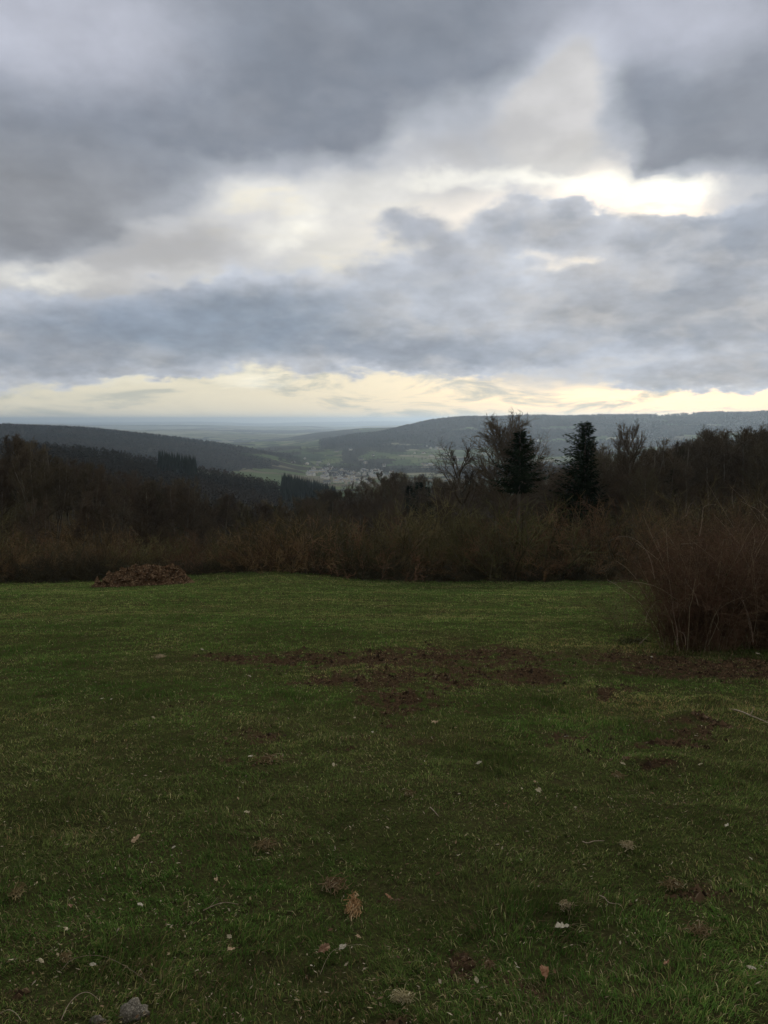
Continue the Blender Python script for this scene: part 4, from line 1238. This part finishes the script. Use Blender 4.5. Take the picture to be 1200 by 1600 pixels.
# ------------------------------------------------------------------ fallen leaves, sticks, stones and tufts of straw
def leaf_mesh(kind, seed):
    R = np.random.default_rng(seed)
    if kind == 'maple':
        ang = [0, 18, 30, 48, 66, 84, 100, 125, 150, 165, 180]; rad = [1.0, .62, .52, .86, .50, .45, .74, .42, .50, .30, .22]
    elif kind == 'oak':
        ang = [0, 12, 24, 38, 52, 70, 90, 115, 140, 165, 180]; rad = [1.0, .86, .70, .72, .50, .52, .38, .44, .40, .55, .75]
    else:
        ang = [0, 15, 30, 50, 75, 100, 130, 155, 180]; rad = [1.0, .82, .66, .54, .46, .42, .45, .55, .8]
    pts = [(a, r) for a, r in zip(ang, rad)] + [(-a, r) for a, r in list(zip(ang, rad))[-2:0:-1]]
    V = [(0.0, 0.0, 0.0)]
    for k, s in ((1, 0.55), (2, 1.0)):
        for a, r in pts:
            rr_ = r * s * R.uniform(0.92, 1.08)
            x, y = rr_ * math.cos(math.radians(a)), rr_ * math.sin(math.radians(a))
            V.append((x * 0.5, y * 0.5, 0.22 * (x * x * 0.5 + y * y) * 0.6 + R.normal(0, 0.035) * k * 0.7 + 0.05 * math.sin(a * 0.1 + seed)))
    n = len(pts)
    tris = []
    for i in range(n):
        j = (i + 1) % n
        tris += [(0, 1 + i, 1 + j), (1 + i, 1 + n + i, 1 + n + j), (1 + i, 1 + n + j, 1 + j)]
    return make_mesh('leaf_blade', V, np.array(tris), 3, None, False), V
def leaf_mat(name, a, b):
    return varied(name, [a, b], 3.0, 0.75, 0.0, 0.0, 0.3)
LM = {'pale': leaf_mat('pale_tan_leaf', (0.42, 0.37, 0.25), (0.55, 0.49, 0.35)), 'tan': leaf_mat('tan_leaf', (0.40, 0.29, 0.18), (0.52, 0.39, 0.25)),
      'brown': leaf_mat('brown_leaf', (0.20, 0.115, 0.07), (0.30, 0.18, 0.11)), 'red': leaf_mat('reddish_leaf', (0.26, 0.13, 0.07), (0.36, 0.20, 0.11)), 'white': leaf_mat('bleached_leaf', (0.46, 0.42, 0.33), (0.60, 0.56, 0.46))}
LEAFBASE = {}
for kind in ('maple', 'oak', 'plain'):
    for s in (1, 2):
        for cname, mt in LM.items():
            me, _ = leaf_mesh(kind, s * 7 + len(kind))
            me.materials.append(mt)
            LEAFBASE[(kind, s, cname)] = me
STALK = None
def stalk_mesh():
    S = Sticks(); S.line(curve([(-0.34 * 0.6, 0, 0.02), (-0.42, 0.03, 0.03), (-0.62, 0.10, 0.02)], 3), 0.012, 0.008)
    return S.mesh('stalk', varied('leaf_stalk', [(0.22, 0.14, 0.09), (0.30, 0.20, 0.12)], 3, 0.8, 0))
STALK = stalk_mesh()
def put_leaf(px, py, size_px, kind, colour, label, group=None, tilt=0.35):
    x, y, z = ground(px, py)
    sz = 1.0 * size_px * math.hypot(y, EYE - z) / FPX
    e = bpy.data.objects.new('fallen_leaf', None); C.objects.link(e)
    e.location = (x, y, z + 0.036 + 0.16 * sz)
    e.rotation_euler = (random.uniform(-tilt, tilt) + 0.15, random.uniform(-tilt, tilt), random.uniform(0, 6.28))
    e.scale = (sz,) * 3
    e.empty_display_size = 0.1
    e['label'] = label; e['category'] = 'leaf'
    if group: e['group'] = group
    link('leaf_blade', LEAFBASE[(kind, random.choice((1, 2)), colour)], e)
    link('stalk', STALK, e)
SPECIAL = [
    (680, 1136, 17, 'maple', 'tan', 'large tan lobed leaf just below the larger bare soil patch in mid field'),
    (712, 1144, 9, 'plain', 'tan', 'small tan leaf just right of the large tan lobed leaf'),
    (747, 1201, 12, 'oak', 'white', 'bleached pale leaf halfway between the tan lobed leaf and the star shaped leaf'),
    (841, 1244, 15, 'maple', 'pale', 'pale star shaped leaf lying alone right of centre'),
    (815, 1241, 8, 'plain', 'pale', 'little pale leaf just left of the star shaped leaf'),
    (391, 1191, 14, 'plain', 'white', 'bleached whitish leaf left of centre in the middle of the pasture'),
    (316, 1019, 8, 'plain', 'white', 'whitish leaf at the left end of the bare soil strip'),
    (390, 1061, 7, 'plain', 'white', 'small whitish leaf below the left end of the bare soil strip'),
    (554, 1128, 8, 'plain', 'pale', 'pale leaf below the round bare soil patch'),
    (582, 1151, 8, 'plain', 'white', 'bleached leaf a little below the round bare soil patch'),
    (521, 1204, 11, 'plain', 'pale', 'pale leaf right of the bleached whitish leaf'),
    (103, 1466, 13, 'maple', 'pale', 'cream coloured lobed leaf low on the left'),
    (212, 1324, 20, 'plain', 'tan', 'narrow tan leaf left of the middle of the foreground'),
    (220, 1428, 16, 'plain', 'white', 'curled grey white leaf between the cream lobed leaf and the forked straw'),
    (387, 1279, 13, 'oak', 'pale', 'pale leaf in the grass above the long clump of straw'),
    (537, 1494, 16, 'oak', 'white', 'bleached pointed leaf with a stalk in the near grass'),
    (487, 1523, 6, 'plain', 'white', 'tiny white leaf left of and below the bleached pointed leaf'),
    (850, 1538, 27, 'oak', 'red', 'reddish brown leaf in the near grass on the right'),
    (866, 1532, 7, 'plain', 'brown', 'brown scrap of leaf touching the reddish brown leaf'),
    (1041, 1519, 16, 'plain', 'red', 'dull reddish leaf right of the reddish brown leaf'),
    (1172, 1528, 14, 'plain', 'white', 'narrow bleached leaf low near the right side'),
    (608, 1415, 18, 'oak', 'red', 'rusty leaf just right of the orange brown straw tuft'),
    (612, 1417, 7, 'plain', 'brown', 'small brown leaf beside the rusty leaf'),
    (878, 1464, 26, 'plain', 'white', 'ragged whitish leaf on the right below the light straw tuft'),
    (809, 1526, 7, 'plain', 'white', 'tiny white leaf left of the reddish brown leaf'),
    (744, 1546, 12, 'plain', 'pale', 'pale narrow leaf between the pale straw clump and the reddish brown leaf'),
    (22, 1515, 15, 'plain', 'pale', 'pale upright leaf at the lower left'),
    (66, 1517, 13, 'oak', 'pale', 'pale leaf right of the upright leaf at the lower left'),
    (145, 1522, 11, 'plain', 'white', 'white leaf under the arching grass stalk'),
    (338, 1387, 12, 'oak', 'tan', 'tan leaf above the forked straw left of centre'),
    (271, 1335, 8, 'plain', 'white', 'tiny white leaf right of the narrow tan leaf'),
    (278, 1360, 8, 'plain', 'pale', 'small pale leaf below and right of the narrow tan leaf'),
    (363, 1498, 16, 'oak', 'tan', 'curled tan leaf at the foot of the near left grass'),
    (358, 1477, 12, 'oak', 'pale', 'pale leaf just above the curled tan leaf'),
    (885, 1158, 9, 'plain', 'white', 'pale sliver of leaf right of the two tan leaves'),
    (1088, 1157, 9, 'plain', 'white', 'whitish leaf below the bare stick on the right'),
    (972, 1201, 10, 'oak', 'pale', 'pale leaf just left of the bare soil mound on the right'),
    (1093, 1203, 10, 'plain', 'pale', 'pale leaf just right of the bare soil mound on the right'),
    (835, 1230, 8, 'oak', 'tan', 'small tan leaf just above the star shaped leaf'),
    (1018, 1031, 8, 'oak', 'white', 'white leaf at the foot of the bramble bush'),
    (1185, 1026, 9, 'plain', 'white', 'white leaf on the dark soil in front of the thicket'),
    (788, 1265, 9, 'oak', 'brown', 'brown leaf below and left of the star shaped leaf'),
    (160, 1097, 6, 'plain', 'white', 'left one of two white specks of leaf on the left side of the field'),
    (174, 1098, 6, 'plain', 'white', 'right one of two white specks of leaf on the left side of the field'),
    (240, 1128, 8, 'plain', 'pale', 'pale leaf below the two white specks on the left side'),
    (70, 1199, 7, 'plain', 'tan', 'tan leaf far out on the left side of the field'),
    (372, 1256, 7, 'oak', 'tan', 'small tan leaf above the pale leaf near the straw'),
    (1135, 1300, 13, 'plain', 'white', 'white sliver of leaf on the right half way down'),
    (1172, 1352, 7, 'plain', 'white', 'white speck of leaf near the right side'),
    (560, 1478, 12, 'plain', 'tan', 'tan leaf right above the bleached pointed leaf'),
    (505, 1500, 26, 'oak', 'brown', 'dull brown leaf just left of the bleached pointed leaf'),
    (110, 1428, 14, 'oak', 'brown', 'brown leaf above the cream coloured lobed leaf'),
]
for px, py, s, k, c, lab in SPECIAL:
    put_leaf(px, py, s, k, c, lab)

def stick(name, pts, r, mat, label, cat, lift=0.02, side=()):
    S = Sticks()
    P_ = []
    for i, (a, b, up) in enumerate(pts):
        g = ground(a, b)
        P_.append(np.array([g[0], g[1], g[2] + lift + up]))
    q = curve(P_)
    o0 = q[0].copy()
    S.line([p - o0 for p in q], r, r * 0.5)
    T2 = Sticks()
    for f, dx, dz in side:
        p = q[int(f * (len(q) - 1))] - o0
        T2.line([p, p + np.array([dx * 0.5, 0.02, dz * 0.6]), p + np.array([dx, 0.05, dz])], r * 0.6, r * 0.3)
    e = bpy.data.objects.new(name, S.mesh(name, mat, 6, True)); C.objects.link(e)
    e.location = o0; e['label'] = label; e['category'] = cat
    if side: link('side_twig', T2.mesh('side_twig', mat, 5), e)
    return e
stick('fallen_stick', [(1146, 1113, 0), (1160, 1120, .02), (1172, 1127, .03), (1186, 1131, .02), (1206, 1137, 0)], 0.009, M_pale, 'bare pale stick lying on the ground at the right edge', 'stick', 0.03, [(0.3, -0.14, 0.03), (0.5, 0.06, 0.08)])
stick('fallen_twig', [(96, 1602, 0), (108, 1586, .02), (124, 1574, .03), (140, 1571, .03), (156, 1571, .0)], 0.0018, M_pale, 'pale curved twig at the bottom left corner, beside the stone', 'twig', 0.02)
stick('grass_stalk', [(96, 1524, 0), (112, 1515, .02), (140, 1511, .03), (170, 1515, .03), (205, 1530, .02), (236, 1546, 0)], 0.0010, M_pale, 'long dry stalk arching over the grass at the lower left', 'stalk', 0.02)
stick('fallen_twig', [(0, 1592, 0), (14, 1590, .01), (26, 1596, .01), (34, 1604, 0)], 0.0018, M_pale, 'short reddish twig in the very bottom left corner', 'twig', 0.02)
stick('grass_stalk', [(318, 1429, 0), (335, 1424, .01), (352, 1421, .015), (372, 1419, .0)], 0.0022, M_pale, 'forked pale straw lying left of the orange brown straw tuft', 'stalk', 0.02, [(0.2, 0.03, 0.02)])
stick('fallen_twig', [(672, 1266, 0), (677, 1273, .01), (686, 1281, 0)], 0.004, M_pale, 'short pale twig left of the star shaped leaf', 'twig', 0.02)
stick('fallen_twig', [(936, 1405, 0), (944, 1412, .01), (952, 1420, .01), (970, 1419, 0)], 0.003, M_pale, 'thin crooked twig right of the light straw tuft', 'twig', 0.02)
stick('fallen_twig', [(910, 1320, 0), (918, 1325, .01), (928, 1322, .01), (944, 1319, 0)], 0.003, M_pale, 'thin pale twig right of centre above the straw tufts', 'twig', 0.02)
stick('grass_stalk', [(500, 1530, 0), (520, 1500, .02), (560, 1490, .02), (580, 1488, .0)], 0.0008, M_pale, 'dry stalk running past the bleached pointed leaf', 'stalk', 0.02)

def straw_tuft(px, py, w_px, h_px, n, mats, label, flat=0.3, seed=0):
    R = np.random.default_rng(seed)
    x, y, z = ground(px, py)
    sc = math.hypot(y, EYE - z) / FPX
    w, l = w_px * sc * 0.42, h_px * sc * 0.5 / max(0.25, (EYE - z) / math.hypot(y, EYE - z))
    S = Sticks()
    for i in range(n):
        c = np.array([R.normal(0, w * 0.32), R.normal(0, l * 0.32), R.uniform(0.004, 0.03)])
        a = R.uniform(0, 6.283); L = (w + l) * 0.5 * R.uniform(0.3, 1.0)
        d = unit(np.array([math.cos(a) * w, math.sin(a) * l, R.uniform(-0.05, flat) * w]))
        S.line([c - d * L * 0.4, c + np.array([0, 0, 0.006]), c + d * L * 0.5 + R.normal(0, 0.004, 3)], 0.0012 * R.uniform(.7, 1.8) * (1 + y / 6), 0.0007 * (1 + y / 6), R.random())
    o = link('straw_tuft', S.mesh('straw_tuft', mats, 3))
    o.location = (x, y, z + 0.012); o['label'] = label; o['category'] = 'straw'
M_straw_o = bark('orange_straw', (0.28, 0.16, 0.07), (0.42, 0.27, 0.13), (0.52, 0.40, 0.24), 0)
M_straw_p = bark('pale_straw', (0.34, 0.27, 0.16), (0.46, 0.38, 0.25), (0.58, 0.50, 0.36), 0)
M_straw_b = bark('brown_straw', (0.15, 0.10, 0.05), (0.25, 0.18, 0.10), (0.38, 0.32, 0.21), 0)
for i, (px, py, w, h, n, m, lab) in enumerate([
        (553, 1424, 26, 38, 170, M_straw_o, 'orange brown tuft of dead straw standing in the near grass'),
        (627, 1569, 52, 13, 120, M_straw_p, 'pale clump of flattened straw at the bottom of the view'),
        (522, 1390, 52, 24, 110, M_straw_b, 'scattered brown straw just above the orange brown tuft'),
        (415, 1327, 46, 18, 90, M_straw_b, 'long thin clump of pale brown straw left of centre'),
        (885, 1424, 34, 12, 90, M_straw_p, 'light straw tuft lying on the right above the ragged whitish leaf'),
        (28, 1402, 30, 26, 70, M_straw_b, 'brown dead grass at the left side of the near pasture'),
        (764, 1517, 26, 14, 60, M_straw_b, 'small brown straw tuft left of the reddish brown leaf'),
        (105, 1506, 26, 16, 60, M_straw_b, 'withered tuft above the arching dry stalk'),
        (980, 1328, 30, 14, 70, M_straw_p, 'pale straw wisps half way down on the right'),
        (1050, 1390, 50, 18, 90, M_straw_b, 'brown straw wisps on the right above the low leaves'),
        (1090, 1462, 60, 22, 90, M_straw_b, 'wide spread dead grass on the lower right'),
        (420, 1190, 60, 16, 70, M_straw_b, 'withered grass beside the bleached whitish leaf'),
        (640, 1245, 30, 12, 50, M_straw_b, 'small withered tuft in the middle of the pasture'),
        (965, 1217, 28, 12, 60, M_straw_b, 'withered tuft below the bare soil mound on the right'),
        (250, 1028, 30, 7, 50, M_straw_p, 'pale withered tuft left of the bare soil strip')]):
    straw_tuft(px, py, w, h, n, m, lab, seed=40 + i)

def stone(px, py, w_px, label, seed, mat):
    R = np.random.default_rng(seed)
    x, y, z = ground(px, py, 1.2)
    s = w_px * math.hypot(y, EYE - z) / FPX
    nu, nv = 26, 18
    u, v = np.meshgrid(np.linspace(0, 2 * math.pi, nu, endpoint=False), np.linspace(0.02, math.pi - 0.02, nv), indexing='ij')
    P_ = np.stack([np.cos(u) * np.sin(v), np.sin(u) * np.sin(v) * 0.8, np.cos(v) * 0.55], -1)
    k = 0.45 + 1.1 * fbm(P_[..., 0] * 1.8 + seed, P_[..., 1] * 1.8 + P_[..., 2] * 2.1, 4, 400 + seed)
    P_ = np.sign(P_) * np.abs(P_) ** 0.85 * k[..., None] * s * 0.55
    idx = np.arange(nu * nv).reshape(nu, nv)
    F = np.stack([idx[:, :-1], idx[:, 1:], np.roll(idx, -1, 0)[:, 1:], np.roll(idx, -1, 0)[:, :-1]], -1).reshape(-1, 4)
    o = link('stone', make_mesh('stone', P_.reshape(-1, 3), F, 4, mat, True))
    o.location = (x, y, z + s * 0.06); o['label'] = label; o['category'] = 'stone'
M_stone = varied('grey_stone', [(0.07, 0.062, 0.05), (0.14, 0.125, 0.10), (0.36, 0.34, 0.28)], 60, 0.9, 0, 0.8)
stone(206, 1586, 34, 'rough grey stone with white lichen half sunk in the grass at the bottom left', 3, M_stone)
stone(152, 1596, 17, 'smaller dark stone left of the rough grey stone at the bottom', 4, varied('dark_stone', [(0.06, 0.053, 0.042), (0.14, 0.125, 0.10), (0.26, 0.24, 0.20)], 30, 0.9, 0, 0.5))

# ================================================================== houses in the valley
def house_parts(L, Wd, Hh, pitch, wm, rm):
    a, b = L / 2, Wd / 2; r = Hh + b * pitch
    V = [(-a, -b, -3), (a, -b, -3), (a, b, -3), (-a, b, -3), (-a, -b, Hh), (a, -b, Hh), (a, b, Hh), (-a, b, Hh), (-a, 0, r), (a, 0, r)]
    tris = []
    for f in [(0, 1, 5, 4), (1, 2, 6, 5), (2, 3, 7, 6), (3, 0, 4, 7)]: tris += [(f[0], f[1], f[2]), (f[0], f[2], f[3])]
    tris += [(5, 6, 9), (7, 4, 8)]
    wall = make_mesh('wall', V, np.array(tris), 3, wm)
    o, t = 0.5, 0.25
    z0 = Hh - o * pitch + 0.05
    RV = [(-a - o, -b - o, z0), (a + o, -b - o, z0), (a + o, 0, r + .05), (-a - o, 0, r + .05), (a + o, b + o, z0), (-a - o, b + o, z0)]
    RV += [(x, y, z + t) for x, y, z in RV]
    RF = [(6, 7, 8, 9), (9, 8, 10, 11), (0, 3, 2, 1), (3, 5, 4, 2), (0, 1, 7, 6), (4, 5, 11, 10), (1, 2, 8, 7), (2, 4, 10, 8), (3, 0, 6, 9), (5, 3, 9, 11)]
    roof = make_mesh('roof', RV, RF, 4, rm)
    cx, c = a * 0.5, 0.45
    CV = [(cx + sx * c, sy * c, z) for z in (r - 0.9, r + 1.3) for sx, sy in ((-1, -1), (1, -1), (1, 1), (-1, 1))]
    CF = [(0, 1, 5, 4), (1, 2, 6, 5), (2, 3, 7, 6), (3, 0, 4, 7), (4, 5, 6, 7)]
    ch = make_mesh('chimney', CV, CF, 4, wm)
    # window openings as shallow dark panes standing 3 cm proud of the wall
    WV, WF = [], []
    for side in (-1, 1):
        y = side * (b + 0.03)
        for k in range(3):
            x0 = -a + L * (0.18 + 0.27 * k)
            for zz0 in ((0.9, 2.3), (3.6, 4.9)) if Hh > 4.5 else ((0.9, 2.3),):
                s = len(WV)
                WV += [(x0, y, zz0[0]), (x0 + 1.3, y, zz0[0]), (x0 + 1.3, y, zz0[1]), (x0, y, zz0[1])]
                WF.append((s, s + 1, s + 2, s + 3) if side < 0 else (s + 3, s + 2, s + 1, s))
    return wall, roof, ch, WV, WF
WALLS = [material('white_render', (0.78, 0.77, 0.73), 0.9), material('cream_render', (0.66, 0.60, 0.50), 0.9), material('grey_render', (0.48, 0.46, 0.43), 0.9)]
ROOFS = [material('slate_roof', (0.075, 0.080, 0.090), 0.7), material('brown_tile_roof', (0.14, 0.085, 0.065), 0.85), material('pale_roof', (0.34, 0.34, 0.35), 0.7)]
M_pane = material('window_glass', (0.03, 0.035, 0.04), 0.2, None, 0.5)
HM = []
for i, (L, Wd, Hh, p, w, r) in enumerate([(12, 9, 5.6, 0.8, 0, 0), (11, 8, 5.2, 0.9, 1, 1), (14, 9, 3.4, 0.8, 0, 1), (18, 10, 5.8, 0.6, 2, 0), (10, 8, 5.4, 1.0, 0, 2), (24, 12, 5, 0.45, 1, 2)]):
    wall, roof, ch, WV, WF = house_parts(L, Wd, Hh, p, WALLS[w], ROOFS[r])
    HM.append((wall, roof, ch, WV, WF))
def put_house(px, d, label, group, k=None, sc=1.0, row=None):
    if row is not None:
        g = ground(px, row, 1300)
    else:
        g = at_depth(px, d)
    wall, roof, ch, WV, WF = HM[random.randrange(6) if k is None else k]
    e = bpy.data.objects.new('house', None); C.objects.link(e)
    e.location = g; e.rotation_euler = (0, 0, random.choice((0, 1.57)) + random.gauss(0.3, 0.3)); e.scale = (sc,) * 3
    e['label'] = label; e['category'] = 'house'
    if group: e['group'] = group
    link('wall', wall, e)
    r_ = link('roof', roof, e)
    link('chimney', ch, r_)
    if sc > 1.5: link('windows', make_mesh('windows', WV, WF, 4, M_pane), e)
for i in range(95):
    f = random.random()
    px = random.gauss(535, 26) if f < 0.7 else random.uniform(490, 620)
    row = random.uniform(735, 756) if px > 500 else random.uniform(730, 744)
    kk = random.randrange(6)
    place = ('in the upper' if row < 742 else 'in the lower') + (' left' if px < 515 else (' right' if px > 560 else ' middle')) + ' part of the valley village'
    put_house(px, None, ['white house with a slate roof ', 'cream house with a brown tiled roof ', 'low white house with a brown roof ', 'grey building with a slate roof ', 'white house with a pale steep roof ', 'long cream hall with a pale roof '][kk] + place, 'houses of the valley village', k=kk, row=row, sc=random.uniform(0.9, 1.25))
for i in range(34):
    px, row = random.choice([(530, 708), (575, 712), (655, 708), (690, 710), (560, 722), (480, 722), (610, 728), (720, 722), (650, 728), (505, 730), (455, 722), (680, 700), (600, 714)])
    put_house(px + random.gauss(0, 11), None, 'small pale farmhouse among green fields ' + ('right of the village' if px > 625 else ('left of the village' if px < 500 else 'above the village')), 'scattered farmhouses in the valley', row=row + random.gauss(0, 2.2), sc=random.uniform(0.9, 1.3))
put_house(839, None, 'white farmhouse alone on the wooded slope of the right hill', None, 0, 1.7, row=690)
put_house(851, None, 'white house right of and below the lone farmhouse on the right hill', None, 4, 1.6, row=697)

# lone field trees in the valley
for i in range(40):
    px = random.uniform(470, 760); row = random.uniform(700, 738)
    x, y, z = ground(px, row, 1500)
    h = random.uniform(11, 19)
    t, c = TREES[random.choice(('broad', 'forked', 'bushy', 'spruce'))]
    put_thing('field_tree', (x, y, z), random.uniform(0, 6), (h, h, h), [('trunk', t), ('crown', c)], 'tiny dark tree alone in the green fields ' + ('right of the village' if px > 625 else ('left of the village' if px < 500 else 'above the village')), 'tree', 'single trees in the valley fields')

# ================================================================== haze: one closed box of even air round everything
def haze_box():
    x0, x1, y0, y1, z0, z1 = -47500, 47500, -47500, 47500, -300, 98
    v = [(x0, y0, z0), (x1, y0, z0), (x1, y1, z0), (x0, y1, z0), (x0, y0, z1), (x1, y0, z1), (x1, y1, z1), (x0, y1, z1)]
    f = [(0, 3, 2, 1), (4, 5, 6, 7), (0, 1, 5, 4), (1, 2, 6, 5), (2, 3, 7, 6), (3, 0, 4, 7)]
    m = bpy.data.materials.new('haze_air'); m.use_nodes = True
    m.node_tree.nodes.clear()
    n = NT(m.node_tree)
    pv = n.new('ShaderNodeVolumePrincipled')
    pv.inputs['Density'].default_value = 6.2e-5
    pv.inputs['Color'].default_value = (0.65, 0.815, 1.0, 1)
    pv.inputs['Anisotropy'].default_value = 0.58
    out = n.new('ShaderNodeOutputMaterial'); n.link(pv.outputs[0], out.inputs['Volume'])
    link('haze', make_mesh('haze', v, f, 4, m), kind='stuff', label='thin blue grey haze lying in the valley air')
haze_box()
